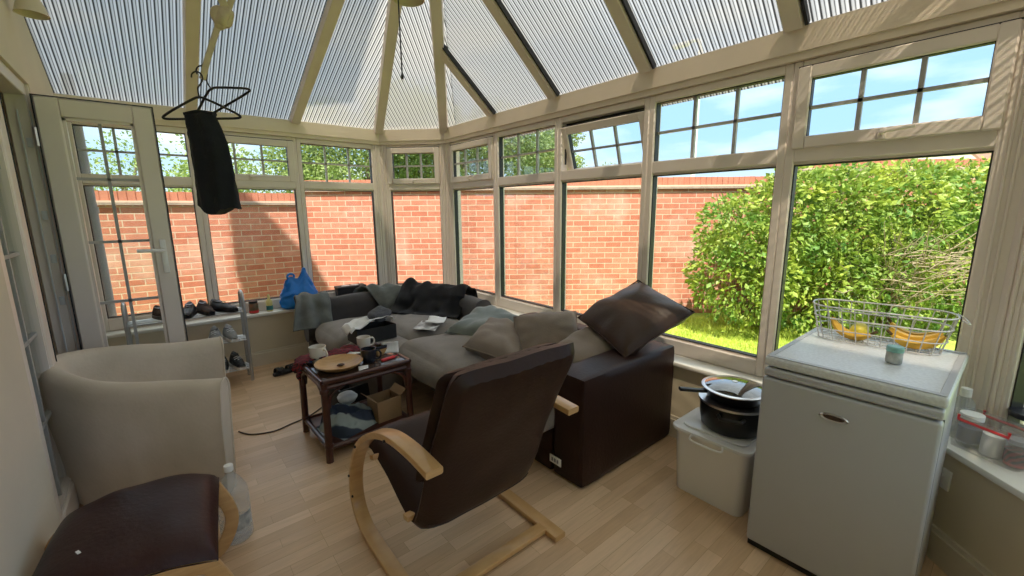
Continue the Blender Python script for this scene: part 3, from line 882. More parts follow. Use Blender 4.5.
# back that runs along the window wall and round the corner
path = smooth_path([(1.0, 4.30, 0), (1.4, 4.30, 0), (1.78, 4.26, 0), (2.03, 4.06, 0), (2.21, 3.80, 0), (2.27, 3.5, 0), (2.27, 3.16, 0)], 48)
sec = []
for (a, b) in rrect(.20, .40, .085, 5): sec.append((a, b + .43))
mb = MB(); mb.sweep([Vector(p) for p in path], sec, up=(0, 0, 1))
for i, v in enumerate(mb.v):
    n_ = nz(v, 5, 9) * .012; mb.v[i] = v + Vector((n_, n_, n_ * .8))
S2(mb, 'backrest', M['sofa_dark'])
c = MB(); softbox_mb(.54, .70, .20, r=.08, puff=.03, wr=.012, n=12, seed=8, M=TR((1.30, 3.80, .335)), mb=c); S2(c, 'seat_cushion', M['sofa_fab'])
c = MB(); softbox_mb(.64, .96, .215, r=.09, puff=.035, wr=.014, n=14, seed=9, M=TR((1.86, 3.60, .335), (0, 0, R(-6))), mb=c); S2(c, 'corner_cushion', M['sofa_fab'])
for x, y in ((1.08, 3.56), (1.08, 4.32), (2.28, 3.15), (1.68, 3.2)): S2(MB().box((.05, .05, .048), (x, y, .025), bev=.008), 'foot', M['pot'])
# round grey pouffe edge in front of the box
pf = empty('pouffe', 'round grey fabric pouffe beside the corner sofa under the black shoe box', 'pouffe', (1.29, 3.27, 0))
MB().lathe([(0, .005), (.23, .01), (.265, .05), (.275, .2), (.27, .33), (.24, .395), (.15, .415), (0, .42)], 36).build('body', M['sofa_fab'], pf)
MB().lathe([(.255, .352), (.276, .362), (.276, .374), (.262, .386)], 36).build('piping', M['teal'], pf)

# cushions and pillows
def pillow(name, label, w, d, h, loc, rot, m, seed, cat='pillow', pinch=.1, wr=.007, group=None, sc=9):
    r = empty(name, label, cat, loc, 0, group)
    pm = pillow_mb(w, d, h, seed=seed, M=TR((0, 0, 0), rot), pinch=pinch, wr=wr, sc=sc)
    cov = pm.build('cover', m, r)
    # piped seam along the edge
    pts = []
    n = 44
    for k in range(n):
        a = k / n * 4; sd_, t = int(a), (a % 1) * 2 - 1
        u, v = ((1, t), (-t, 1), (-1, -t), (t, -1))[sd_]
        pts.append((u * w / 2 * (1 - pinch * (1 - v * v) * abs(u) ** 2), v * d / 2 * (1 - pinch * (1 - u * u) * abs(v) ** 2), 0))
    MB().tube(pts, .0045, 6, closed=True, M=TR((0, 0, 0), rot)).build('seam', m, cov)
    return r
# big leather cushion tipped over the arm
B_, L_, R_ = Vector((2.02, 1.385, .652)), Vector((2.11, 1.83, .735)), Vector((2.40, 1.225, .86))
ex = (R_ - B_).normalized(); ey = (L_ - B_); ey = (ey - ex * ey.dot(ex)).normalized(); ez = ex.cross(ey)
cen = (R_ + L_) / 2
rt = Matrix((ex, ey, ez)).transposed().to_euler()
pillow('scatter_cushion', 'large bronze brown leather cushion tipped up over the sofa arm', .51, .52, .17, cen, rt, M['leather_b'], 3, 'cushion', .035, .016, sc=5)
pillow('pillow', 'crumpled grey green pillow lying beside the window sill end of the sofa', .54, .44, .19, (2.02, 2.78, .52), (R(6), R(-10), R(24)), M['teal'], 5, wr=.03, sc=6, pinch=.05)
pillow('pillow', 'taupe pillow lying flat on the grey seat behind the armchair', .46, .40, .20, (1.83, 2.33, .53), (R(14), R(-10), R(30)), M['taupe'], 6, wr=.02, pinch=.05)
pillow('pillow', 'taupe pillow propped upright on the sofa behind the armchair top', .46, .34, .22, (2.06, 2.10, .575), (R(48), R(-6), R(-44)), M['taupe'], 7, wr=.02, sc=6, pinch=.03)
pillow('pillow', 'beige pillow between the leather cushion and the armchair on the sofa seat', .52, .40, .22, (2.04, 1.68, .545), (R(8), R(-14), R(6)), M['taupe'], 8, wr=.016, pinch=.04)

# throws
def throw(name, label, path_pts, width_fn, m, seed, amp=.02, freq=7, nu=44, nv=40, thick=.012, side=None):
    """path_pts run front hem -> over the top -> rear hem; width_fn(t,u) gives sideways vector"""
    pp = smooth_path(path_pts, nu)
    n = len(pp)
    def fn(a, b):
        i = min(int(a * (n - 1)), n - 2); f = a * (n - 1) - i
        p = pp[i].lerp(pp[i + 1], f); t = (pp[min(i + 1, n - 1)] - pp[max(i - 1, 0)]).normalized()
        off = width_fn(a, b)
        sdv = off.normalized() if off.length > 1e-6 else Vector((1, 0, 0))
        nrm = t.cross(Vector((0, 0, 1)).cross(t)) if False else None
        q = p + off
        k = amp * (math.sin(b * freq * 2 * PI + 2 * nz(q, 3, seed) * 2 + seed) * .6 + 1.4 * nz(q, 9, seed))
        up = side(a) if side else Vector((0, 0, 1))
        return q + up * (k + amp * .9)
    mb = MB().grid(fn, nu, nv)
    o = mb.build(name, m)
    md = o.modifiers.new('thickness', 'SOLIDIFY'); md.thickness = thick; md.offset = 1
    return tag(o, label, 'throw')
def hang_side(a):
    # outward direction: front hang pushes towards room, top pushes up
    if a < .42: return Vector((0, -1, .15)).normalized()
    if a < .62: return Vector((0, -.2, 1)).normalized()
    return Vector((0, 1, .15)).normalized()
throw('throw', 'sage grey fleece throw hanging over the left end of the sofa back', [(1.06, 4.09, .40), (1.07, 4.145, .52), (1.08, 4.185, .62), (1.09, 4.25, .655), (1.09, 4.36, .65), (1.09, 4.42, .60), (1.09, 4.425, .50)],
      lambda a, b: Vector(((b - .5) * (.24 + .10 * (1 - a)) - .05 * (1 - a), 0, 0)), M['throw_g'], 3, .022, 1.7, side=hang_side)
throw('throw', 'sage grey throw bunched over the sofa back right of the black box', [(1.86, 3.98, .435), (1.84, 4.03, .52), (1.80, 4.09, .62), (1.77, 4.17, .655), (1.73, 4.29, .655), (1.71, 4.37, .60), (1.70, 4.38, .50)],
      lambda a, b: Vector(((b - .5) * .36, -(b - .5) * .20, 0)), M['throw_g'], 4, .024, 2.2, side=hang_side)
def corner_side(a):
    d = Vector((-.8, -.6, 0))
    if a < .45: return (d + Vector((0, 0, .3))).normalized()
    if a < .66: return Vector((0, 0, 1))
    return (-d + Vector((0, 0, .2))).normalized()
throw('throw', 'black woven throw heaped over the corner of the sofa back', [(1.93, 3.55, .462), (2.01, 3.62, .475), (2.07, 3.67, .56), (2.12, 3.71, .655), (2.19, 3.76, .68), (2.28, 3.82, .65), (2.31, 3.85, .56)],
      lambda a, b: Vector(((b - .5) * -.34, (b - .5) * .60, 0)) + Vector((-.10, .12, 0)) * (1 - a) * (1 if b > .5 else .4), M['throw_b'], 6, .030, 2.3, nv=64, side=corner_side)

# papers on the seat
def sheet(name, label, pts, m, z, bend=.012, cat='paper', seed=1, nu=9, th=.0016):
    a, b, c_, d = [Vector((p[0], p[1], z)) for p in pts]
    def fn(u, v):
        p = a.lerp(b, u).lerp(d.lerp(c_, u), v); return p + Vector((0, 0, bend * (nz(p, 11, seed) + .6)))
    o = MB().grid(fn, nu, nu).build(name, m)
    md = o.modifiers.new('thickness', 'SOLIDIFY'); md.thickness = th; md.offset = 1
    return tag(o, label, cat)
sheet('newspaper', 'printed newspaper sheet lying open on the corner seat', [(1.58, 3.22), (1.70, 3.06), (1.88, 3.24), (1.77, 3.42)], M['print_pa'], .462, .016, 'newspaper', 2)
sheet('paper', 'white folded sheet on top of the newspaper on the corner seat', [(1.70, 3.24), (1.82, 3.12), (1.96, 3.30), (1.85, 3.42)], M['white_pa'], .485, .022, 'paper', 4)

# black shoe box with tissue and grey knit
sb = empty('shoe_box', 'open black shoe box stuffed with white tissue on the pouffe', 'box', (1.27, 3.33, .425), R(3))
m = MB(); W_, D_, H_ = .33, .20, .115
m.bx(-W_ / 2, W_ / 2, -D_ / 2, D_ / 2, 0, .004)
m.bx(-W_ / 2, W_ / 2, -D_ / 2, -D_ / 2 + .004, .004, H_); m.bx(-W_ / 2, W_ / 2, D_ / 2 - .004, D_ / 2, .004, H_)
m.bx(-W_ / 2, -W_ / 2 + .004, -D_ / 2 + .004, D_ / 2 - .004, .004, H_); m.bx(W_ / 2 - .004, W_ / 2, -D_ / 2 + .004, D_ / 2 - .004, .004, H_)
m.build('tray', M['blackbox'], sb)
m = MB()
def tis(u, v):
    x, y = (u - .5) * .36 - .03, (v - .5) * .20
    z = H_ + .045 + .05 * nz((x, y, 0), 13, 4) - (max(0, -x - .17) * 1.6 + max(0, abs(y) - .09) * .4)
    return (x, y, z)
m.grid(tis, 22, 18); o = m.build('tissue_paper', M['white_pa'], sb); md = o.modifiers.new('t', 'SOLIDIFY'); md.thickness = .003; md.offset = 1
kn = tag(softbox_mb(.16, .11, .08, r=.035, puff=.02, wr=.02, n=10, seed=3, sc=14).build('folded_knitwear', M['greyknit'], None, loc=(1.335, 3.315, .625)), 'bundle of grey knitwear lying in the white tissue', 'clothes')
kn.rotation_euler = (0, 0, R(20))

# ---- coffee table: dark stained cane with lower shelf
ct = empty('coffee_table', 'dark red cane coffee table with glossy top and lower shelf', 'table', (.893, 2.70, 0), R(1))
hw, hd_ = .262, .235; HT = .495
def cane(mb, pts, r=.019): mb.tube(pts, r, 9)
for sx in (-1, 1):
    for sy in (-1, 1):
        l = MB(); cane(l, smooth_path([(sx * (hw + .004), sy * (hd_ + .004), 0), (sx * hw, sy * hd_, .25), (sx * hw, sy * hd_, HT - .005)], 10), .021)
        for z in (.10, .44): l.lathe([(.0225, z - .014), (.026, z - .007), (.026, z + .007), (.0225, z + .014)], 12, TR((sx * hw, sy * hd_, 0)))
        l.build('leg', M['redwood'], ct)
rl = MB()
for z in (.085, HT - .035):
    for s_ in (-1, 1):
        cane(rl, [(-hw, s_ * hd_, z), (hw, s_ * hd_, z)], .016); cane(rl, [(s_ * hw, -hd_, z), (s_ * hw, hd_, z)], .016)
for s_ in (-1, 1):       # curved corner braces
    for t_ in (-1, 1):
        cane(rl, smooth_path([(t_ * (hw - .02), s_ * hd_, HT - .16), (t_ * (hw - .035), s_ * hd_, HT - .085), (t_ * (hw - .11), s_ * hd_, HT - .045)], 8), .010)
        cane(rl, smooth_path([(s_ * hw, t_ * (hd_ - .02), HT - .16), (s_ * hw, t_ * (hd_ - .035), HT - .085), (s_ * hw, t_ * (hd_ - .11), HT - .045)], 8), .010)
rl.build('rail', M['redwood'], ct)
MB().box((2 * hw + .01, 2 * hd_ + .01, .018), (0, 0, HT), bev=.007).build('table_top', M['darkglass'], ct)
rim = MB(); e_ = .008
for s_ in (-1, 1):
    cane(rim, [(-hw - e_, s_ * (hd_ + e_), HT), (hw + e_, s_ * (hd_ + e_), HT)], .0165); cane(rim, [(s_ * (hw + e_), -hd_ - e_, HT), (s_ * (hw + e_), hd_ + e_, HT)], .0165)
rim.build('top_rim', M['redwood'], ct)
sh = MB(); sh.box((2 * hw - .02, 2 * hd_ - .02, .012), (0, 0, .085), bev=.003); sh.build('shelf', M['redwood'], ct)
TZ = HT + .0095
def tab(x, y, z=TZ):  # local table point -> world
    a = R(1); return (.893 + x * math.cos(a) - y * math.sin(a), 2.70 + x * math.sin(a) + y * math.cos(a), z)

def mug(label, loc, rz, m, r=.042, h=.088):
    t = empty('mug', label, 'mug', loc, rz, 'mugs on the coffee table')
    MB().lathe([(0, .0), (r * .72, .0), (r * .8, .004), (r * .96, h * .35), (r, h * .7), (r * 1.02, h), (r * .96, h), (r * .93, h * .7), (r * .88, h * .3), (r * .7, .008), (0, .008)], 26).build('body', m, t)
    MB().tube(smooth_path([(r * .93, 0, h * .8), (r * 1.35, 0, h * .82), (r * 1.6, 0, h * .55), (r * 1.35, 0, h * .25), (r * .9, 0, h * .22)], 16), .0058, 8).build('handle', m, t)
    MB().lathe([(0, h * .42), (r * .905, h * .42)], 22).build('drink', M['coffee'], t)
    return t
mug('white mug at the left edge of the coffee table beside the wooden dish', (.715, 2.835, TZ), R(-62), M['mug_w'], .050, .098)
mug('white mug at the back of the coffee table before the pouffe', (1.035, 2.885, TZ), R(-5), M['mug_w'], .046, .085)
mug('dark blue black mug in the middle of the coffee table', (.958, 2.60, TZ), R(-30), M['mug_b'], .048, .088)
dish = empty('dish', 'round turned wooden dish on the coffee table', 'dish', (.778, 2.62, TZ))
MB().lathe([(0, 0), (.085, 0), (.10, .006), (.138, .032), (.142, .040), (.136, .041), (.10, .018), (.06, .010), (0, .009)], 44).build('bowl', M['oak'], dish)
nut = tag(MB().lathe([(0, 0), (.012, .002), (.017, .008), (.012, .015), (0, .017)], 12, TR((0, 0, 0), (0, 0, 0), (1.5, .9, 1))).build('date', M['coffee'], None, loc=(.785, 2.615, TZ + .0095)), 'small dark lump in the middle of the wooden dish', 'food')
sheet('napkin', 'crumpled white napkin between the white mug and the dark mug', [(.87, 2.77), (.96, 2.74), (.985, 2.85), (.895, 2.88)], M['white_pa'], TZ + .002, .02, 'napkin', 7)
sheet('card', 'small pale blue white card at the front of the table by the dish', [(.845, 2.472), (.905, 2.478), (.925, 2.53), (.865, 2.54)], M['white_pa'], TZ + .001, .006, 'card', 9)
pk = empty('small_carton', 'small brown carton standing on the table beside the dark mug', 'box', (1.075, 2.70, TZ), R(12))
pkm = MB(); pkm.box((.075, .055, .06), (0, 0, .03), bev=.002); pkm.build('carton', M['oak'], pk)
MB().box((.077, .057, .02), (0, 0, .05), bev=.002).build('band', M['mug_b'], pk)
lp_ = tag(MB().grid(lambda u, v: ((u - .5) * .11, .02 * math.sin(v * 2), .002 + v * .075 + .008 * nz((u, v, 0), 4, 2)), 8, 8).build('leaflet', M['white_pa'], None, loc=(1.13, 2.66, TZ)), 'white leaflet propped up at the right end of the coffee table', 'leaflet')
lp_.rotation_euler = (0, 0, R(-24)); md = lp_.modifiers.new('t', 'SOLIDIFY'); md.thickness = .0015
rp_ = MB(); rp_.box((.10, .026, .014), (0, 0, .007), bev=.004)
rp_.tube([(.05, 0, .008), (.075, 0, .008)], .004, 6)
o = tag(rp_.build('lighter', M['red'], None, loc=(1.07, 2.56, TZ)), 'red lighter lying at the right front of the coffee table', 'lighter'); o.rotation_euler = (0, 0, R(12))
# dark red scarf hanging over the far left corner
def scf(u, v):
    x = -.305 + .40 * v; y = .085 + .145 * u + .02 * math.sin(v * 9)
    z = TZ + .006 + .020 * (nz((x * 2, y * 2, 0), 11, 2) + .75)
    if v < .12: z -= (.12 - v) * .75; x = -.30 + .10 * v - .012 * math.sin(v * 60 + u * 6)
    return tab(x, y, z)
o = tag(MB().grid(scf, 18, 30).build('scarf', M['scarf']), 'dark red and black patterned scarf crumpled on the far left of the table', 'scarf')
md = o.modifiers.new('t', 'SOLIDIFY'); md.thickness = .010; md.offset = 1
# things on the shelf
fc = MB()
def heap(u, v):
    x, y = (u - .5) * .30, (v - .5) * .30
    r_ = max(0, 1 - ((abs(x) / .15) ** 3.2 + (abs(y) / .15) ** 3.2)) ** .5
    z = -.0695 + (.095 + .05 * nz((x, y, 0), 7, 3) + .030 * abs(nz((x + y, y - x, 0), 16, 8)) + .022 * math.sin((x * .6 + y) * 55 + 4 * nz((x, y, 0), 9, 1))) * r_
    return (x, y, max(z, -.0695))
fc.grid(heap, 40, 40)
fc.grid(lambda u, v: ((u - .5) * .30 * .98, (v - .5) * .30 * .98, -.0702), 2, 2)
o = tag(fc.build('folded_clothes', M['stripes'], None, loc=tab(-.075, -.03, .162)), 'heap of navy and pale striped cloth on the lower shelf of the table', 'clothes'); o.rotation_euler = (0, 0, R(20))
wp = tag(softbox_mb(.11, .09, .05, r=.022, puff=.015, wr=.022, n=8, seed=15, sc=16).build('tissue_ball', M['white_pa'], None, loc=tab(-.03, .09, .225)), 'crumpled white paper on top of the striped cloth heap', 'paper')
cb = empty('carton', 'open brown cardboard carton on the lower table shelf', 'box', tab(.155, -.08, .0915), R(4))
m = MB(); W_, D_, H_ = .17, .15, .145
m.bx(-W_ / 2, W_ / 2, -D_ / 2, D_ / 2, 0, .004)
for a, b, c_, d in ((-W_ / 2, W_ / 2, -D_ / 2, -D_ / 2 + .004), (-W_ / 2, W_ / 2, D_ / 2 - .004, D_ / 2), (-W_ / 2, -W_ / 2 + .004, -D_ / 2, D_ / 2), (W_ / 2 - .004, W_ / 2, -D_ / 2, D_ / 2)): m.bx(a, b, c_, d, .004, H_)
m.build('body', M['card'], cb)
MB().box((.003, .15, .06), (W_ / 2 + .018, 0, H_ + .014), (0, R(48), 0)).build('flap', M['card'], cb)
MB().box((.003, .15, .06), (-W_ / 2 - .018, 0, H_ + .014), (0, R(-48), 0)).build('flap', M['card'], cb)
# dark storage tray under / behind the table
ut = empty('storage_tray', 'low black storage tray on the floor behind the coffee table', 'tray', (1.20, 3.18, 0), R(8))
m = MB(); m.bx(-.33, -.31, -.10, .10, .01, .17, .006); m.bx(-.31, .0, -.10, -.085, .01, .17); m.bx(-.31, 0, .085, .10, .01, .17); m.bx(-.01, .005, -.10, .10, .01, .17); m.bx(-.31, 0, -.09, .09, 0, .012)
m.build('tray', M['blackbox'], ut)

# ---- cantilever armchair
ac = empty('armchair', 'brown leather armchair on a bent birch frame seen from behind', 'armchair', (.905, 1.5, 0))
prof = smooth_path([(-.345, .0155), (-.1, .0155), (.12, .0155), (.25, .03), (.335, .085), (.365, .18), (.335, .31), (.24, .45), (.09, .565), (-.08, .635), (-.25, .655), (-.41, .648)], 66)
for s_, nm in ((-1, 'side_frame'), (1, 'side_frame')):
    m = MB(); m.sweep([(s_ * .3225, p.x, p.y) for p in prof], rrect(.062, .027, .006, 2), up=(0, 0, 1)); sfo = m.build(nm, M['birch'], ac)
    for (y, z) in ((.322, .17), (.23, .46), (.35, .26), (-.1, .632)):
        MB().lathe([(0, -.002), (.006, -.002), (.006, .004), (0, .006)], 10, TR((s_ * .355, y, z), (0, s_ * PI / 2, 0))).build('bolt', M['pot'], sfo)
m = MB()
m.box((.60, .055, .024), (0, -.255, .0205), bev=.004); m.build('cross_bar', M['birch'], ac)
m = MB(); m.box((.60, .045, .022), (0, .20, .40), (R(-25), 0, 0), .004); m.build('seat_rail', M['birch'], ac)
m = MB(); m.box((.60, .04, .022), (0, -.115, .295), (R(-10), 0, 0), .004); m.build('seat_rail', M['birch'], ac)
# pad: one curved upholstered slab, seat to head
cp = smooth_path([(.335, .385), (.27, .42), (.10, .37), (-.05, .305), (-.135, .285), (-.19, .345), (-.275, .565), (-.375, .79), (-.465, .985)], 60)
def pad(th, wid, i0, i1, mb, wr=.006, seed=1, puff=.016, off=0.0, ee=30):
    n = i1 - i0; nw = 26
    import itertools
    for side in (1, -1):
        def fn(a, b, side=side):
            i = i0 + min(int(a * n), n - 1); f = a * n - (i - i0)
            p = cp[i].lerp(cp[i + 1], f); t = (cp[min(i + 2, len(cp) - 1)] - cp[max(i - 1, 0)]).normalized()
            nr = Vector((-t.y, t.x)) if True else None     # towards the back/under side is -nr
            u = b * 2 - 1
            e = (max(0, 1 - abs(u) ** 7) * max(0, 1 - abs(2 * a - 1) ** ee)) ** .5
            hh = side * (th / 2 * e + puff * max(0, (1 - u * u)) * max(0, (1 - (2 * a - 1) ** 4)) * .6)
            x = u * wid / 2 * (1 - .09 * (max(0, abs(2 * a - 1) - .86) / .14) ** 3)
            q3 = (x, p.x, p.y)
            k = off + hh + wr * nz(q3, 6, seed) + wr * .5 * math.sin(u * 30 + 5 * nz(q3, 4, seed)) * max(0, abs(2 * a - 1) - .75) * 4 * e
            return (x, p.x - nr.x * k * -1, p.y + nr.y * k)
        mb.grid(fn, 60, nw)
    return mb
N_ = len(cp) - 2
spad = pad(.095, .565, 0, N_, MB(), .008, 3).build('seat_pad', M['leather'], ac)
pad(.07, .55, int(N_ * .70), int(N_ * .965), MB(), .006, 5, .02, -.066, 8).build('head_pillow', M['leather'], ac)
sm_ = MB()
def back_pt(a, u, th=.095, puff=.016, extra=.001):
    i = min(int(a * N_), N_ - 1); f = a * N_ - i
    p = cp[i].lerp(cp[i + 1], f); t = (cp[min(i + 2, len(cp) - 1)] - cp[max(i - 1, 0)]).normalized()
    e = (max(0, 1 - abs(u) ** 7) * max(0, 1 - abs(2 * a - 1) ** 30)) ** .5
    k = th / 2 * e + puff * max(0, (1 - u * u)) * max(0, (1 - (2 * a - 1) ** 4)) * .6 + extra
    q3 = (u * .2825, p.x, p.y); k += .008 * nz(q3, 6, 3)
    return (u * .2825, p.x - t.y * k, p.y + t.x * k)
sm_.tube([back_pt(.60 - .035 * (1 - (u / .9) ** 2), u) for u in [k / 14 * .9 for k in range(-14, 15)]], .0035, 6)
sm_.build('seam', M['leather_b'], spad)

# ---- matching footstool
fs = empty('footstool', 'red brown leather footstool with birch side frames in the left foreground', 'footstool', (-.178, 1.82, 0), R(84))
for s_ in (-1, 1):
    m = MB(); m.sweep(smooth_path([(s_ * .245, -.225, .30), (s_ * .245, -.18, .345), (s_ * .245, 0, .365), (s_ * .245, .18, .345), (s_ * .245, .265, .28), (s_ * .245, .26, .16), (s_ * .245, .20, .03), (s_ * .245, .10, .0155), (s_ * .245, -.10, .0155), (s_ * .245, -.20, .03), (s_ * .245, -.26, .16)], 66, closed=True), rrect(.05, .024, .005, 2), up=(1, 0, 0), closed=True)
    m.build('side_frame', M['birch'], fs)
for y in (-.12, .12): MB().box((.44, .04, .02), (0, y, .345), bev=.004).build('rail', M['birch'], fs)
def fst(side):
    def fn(a, b):
        u, v = a * 2 - 1, b * 2 - 1
        e = (max(0, 1 - abs(u) ** 7) * max(0, 1 - abs(v) ** 7)) ** .5
        x, y = u * .262, v * .235
        z = .405 - .040 * abs(v) ** 2.2 - .012 * u * u + side * .052 * e
        z += .006 * nz((x, y, side), 6, 4) + .004 * math.sin(y * 46 + 4 * nz((x, y, 0), 4, 1)) * abs(u) ** 2 * e
        return (x, y, z)
    return fn
m = MB(); m.grid(fst(1), 34, 34); m.grid(fst(-1), 34, 34); m.build('seat_pad', M['leather_r'], fs)
MB().box((.018, .008, .002), (-.165, .095, .477), (0, 0, .5)).build('label_scrap', M['white_pa'], fs, 'tiny white fleck')

# ---- cream tub chair
tb = empty('tub_chair', 'stained cream slipcovered tub chair by the open french door', 'armchair', (-.13, 2.90, 0))
rimp = smooth_path([(.30, -.475, .655), (.12, -.375, .66), (-.06, -.265, .672), (-.235, -.135, .70), (-.345, .03, .735), (-.345, .165, .748), (-.23, .27, .74), (-.03, .335, .705), (.18, .375, .67), (.375, .395, .655)], 80)
m = MB(); n = len(rimp); vs = []
sec = [(-.046, .03), (-.047, .22), (-.05, .45), (-.052, .62), (-.049, .668), (-.036, .696), (-.014, .712), (.010, .715), (.032, .703), (.047, .675), (.052, .63), (.05, .45), (.047, .22), (.046, .03)]
for i, p in enumerate(rimp):
    t = (rimp[min(i + 1, n - 1)] - rimp[max(i - 1, 0)]); t.z = 0; t.normalize(); sd_ = Vector((t.y, -t.x, 0))
    ks = p.z / .715
    for a, b in sec:
        tp = 1 - .10 * (1 - b / .715) ** 1.2
        q = Vector((p.x * tp, p.y * tp, 0)) + sd_ * a * .95
        w_ = .008 * nz((q.x, q.y, b), 4, 6) + .004 * math.sin(b * 26 + 6 * nz((q.x * 2, q.y * 2, b), 3, 2)) * (b < .62)
        vs.append(q + sd_ * w_ + Vector((0, 0, b * ks + .010 * nz((q.x, q.y, 0), 3, 9) * (b > .6))))
k_ = len(sec)
m.add(vs, [[i * k_ + j, (i + 1) * k_ + j, (i + 1) * k_ + (j + 1) % k_, i * k_ + (j + 1) % k_] for i in range(n - 1) for j in range(k_)] + [list(range(k_)), [(n - 1) * k_ + j for j in range(k_)]])
shell = m.build('shell', M['cream'], tb)
m = MB(); inner = [(p.x * .80 + .02, p.y * .80) for p in rimp[::4]]
m.prism(inner, .045, .30); m.build('seat_base', M['cream'], tb, auto=50)
m = MB(); softbox_mb(.50, .50, .16, r=.06, puff=.03, wr=.010, n=12, seed=4, M=TR((.05, .0, .375), (0, 0, R(-8))), mb=m); m.build('seat_cushion', M['cream'], tb)
for e_i in (0, n - 1):       # piped edge round each arm front
    ring_ = [vs[e_i * k_ + j] for j in range(k_)]
    MB().tube(smooth_path(ring_, 42), .006, 6).build('piping', M['cream'], tb)
for p in ((.22, -.33), (.27, .28), (-.22, -.05), (-.20, .14)): MB().tube([(p[0], p[1], 0), (p[0], p[1], .045)], .018, 10, scale=lambda t: .8 + .2 * t).build('foot', M['pot'], tb)

# ---- big water bottle
wb = empty('water_bottle', 'large clear plastic water bottle on the floor by the tub chair', 'bottle', (.122, 2.115, 0))
pr = [(0, .004), (.05, 0), (.062, .012)]
z = .02
for k in range(9):
    pr += [(.063, z), (.063, z + .016), (.059, z + .020)]; z += .0225
pr += [(.062, z + .01), (.058, z + .03), (.036, z + .075), (.018, z + .098), (.0155, z + .11), (.0155, z + .118)]
MB().lathe(pr, 28).build('body', M['waterpl'], wb)
MB().lathe([(0, z + .143), (.017, z + .142), (.018, z + .138), (.018, z + .116), (.016, z + .114)], 20).build('cap', M['white_pl'], wb)
MB().lathe([(0, .008), (.056, .010), (.0575, .09), (0, .09)], 24).build('water', M['clear'], wb)
MB().grid(lambda u, v: (.0642 * math.cos(R(-100 + 70 * u)), .0642 * math.sin(R(-100 + 70 * u)), .075 + .07 * v), 14, 3).build('label', M['label_w'], wb)

# floor cable
cbp = smooth_path([(.27, 3.22, .005), (.33, 3.12, .005), (.45, 3.07, .005), (.56, 3.10, .005), (.72, 3.16, .005), (.95, 3.36, .005), (1.05, 3.46, .005)], 40)
tag(MB().tube(cbp, .0045, 6).build('power_cable', M['cable']), 'thin brown power cable running across the floor to the coffee table', 'cable')

# ---- shoe rack and shoes
rk = empty('shoe_rack', 'three tier grey tube steel shoe rack under the left windows', 'rack', (.13, 4.28, 0))
X0, X1 = -.38, .375
for x in (X0, X1):
    MB().tube(smooth_path([(x, -.085, 0), (x, -.085, .4), (x, -.085, .70), (x, -.07, .765), (x, -.03, .785), (x, .03, .785), (x, .07, .765), (x, .085, .70), (x, .085, .4), (x, .085, 0)], 54), .0125, 10).build('end_frame', M['grey_metal'], rk)
for z in (.12, .375, .625):
    m = MB()
    for y in (-.085, -.04, .005, .05, .085): m.tube([(X0, y, z + (.0 if abs(y) > .08 else .004)), (X1, y, z + (.0 if abs(y) > .08 else .004))], .0075, 8)
    m.build('shelf', M['grey_metal'], rk)

def shoe_proto(label, loc, rz, upper, sole, low=False):
    r = empty('shoe', label, 'shoe', loc, rz)
    L, W = .27, .095
    def outline(t):  # half width along length
        return W / 2 * (.72 + .28 * math.sin(min(1, t * 1.25) * PI * .9 + .35)) * (1 - max(0, t - .86) ** 2 * 22) * (1 - max(0, .08 - t) * 3)
    def up(u, v):
        t = u; ang = v * PI
        hgt = (.088 if not low else .075) * (1 - .62 * min(1, max(0, (t - .18) / .62))) * (1 - max(0, t - .88) ** 2 * 30)
        if t > .12 and t < .48: hgt *= 1 - .16 * math.sin((t - .12) / .36 * PI)
        w = outline(t)
        return ((t - .5) * L, w * math.cos(ang) * (1 - .25 * math.sin(ang) * (t < .5)), .018 + max(.012, hgt) * math.sin(ang) ** .7)
    upo = MB().grid(up, 22, 15).build('upper', upper, r)
    pts = [((k / 18 - .5) * L * 1.02, outline(k / 18) * 1.06) for k in range(19)]
    poly = pts + [(x, -y) for x, y in pts[::-1]]
    MB().prism(poly, 0, .024, None, 0).build('sole', sole, r, auto=50)
    MB().lathe([(0, 0), (.031, 0), (.031, .004), (0, .004)], 18, TR((-.075, 0, .0865 if not low else .076), (0, R(8), 0), (1.35, .85, 1))).build('opening', M['pot'], upo)
    lc = MB()
    for k in range(4): 
        x = -.012 + k * .022; zz = .082 - k * .0105 + (0 if not low else -.008)
        lc.tube([(x, -.026, zz - .004), (x, 0, zz + .006), (x, .026, zz - .004)], .0028, 6)
    lc.build('laces', M['white_pl'] if not low else upper, upo)
    return r
RX, RY = .13, 4.28
sp_ = [('grey canvas trainer on the middle rack shelf, left of the pair', (.285, RY - .01, .386), 'shoe_g', 'sole_w', False, -94),
       ('grey canvas trainer on the middle rack shelf, right of the pair', (.395, RY - .01, .386), 'shoe_g', 'sole_w', False, -86),
       ('black trainer with white sole on the bottom rack shelf, left one', (.31, RY - .01, .131), 'shoe_k', 'sole_w', False, -92),
       ('black trainer with white sole on the bottom rack shelf, right one', (.42, RY - .01, .131), 'shoe_k', 'sole_w', False, -84),
       ('dark suede shoe on the rack top seen through the open door glass', (-.02, RY, .636), 'shoe_br', 'pot', True, -70),
       ('black shoe on the rack top just right of the open door edge', (.13, RY, .636), 'shoe_k', 'pot', True, -100),
       ('brown suede shoe in the middle of the rack top', (.25, RY, .636), 'shoe_br', 'pot', True, -80),
       ('black shoe with pale lining at the right end of the rack top', (.375, RY, .636), 'shoe_k', 'pot', True, -60)]
for lab, loc, u_, so_, lw, rz in sp_: shoe_proto(lab, loc, R(rz), M[u_], M[so_], lw)
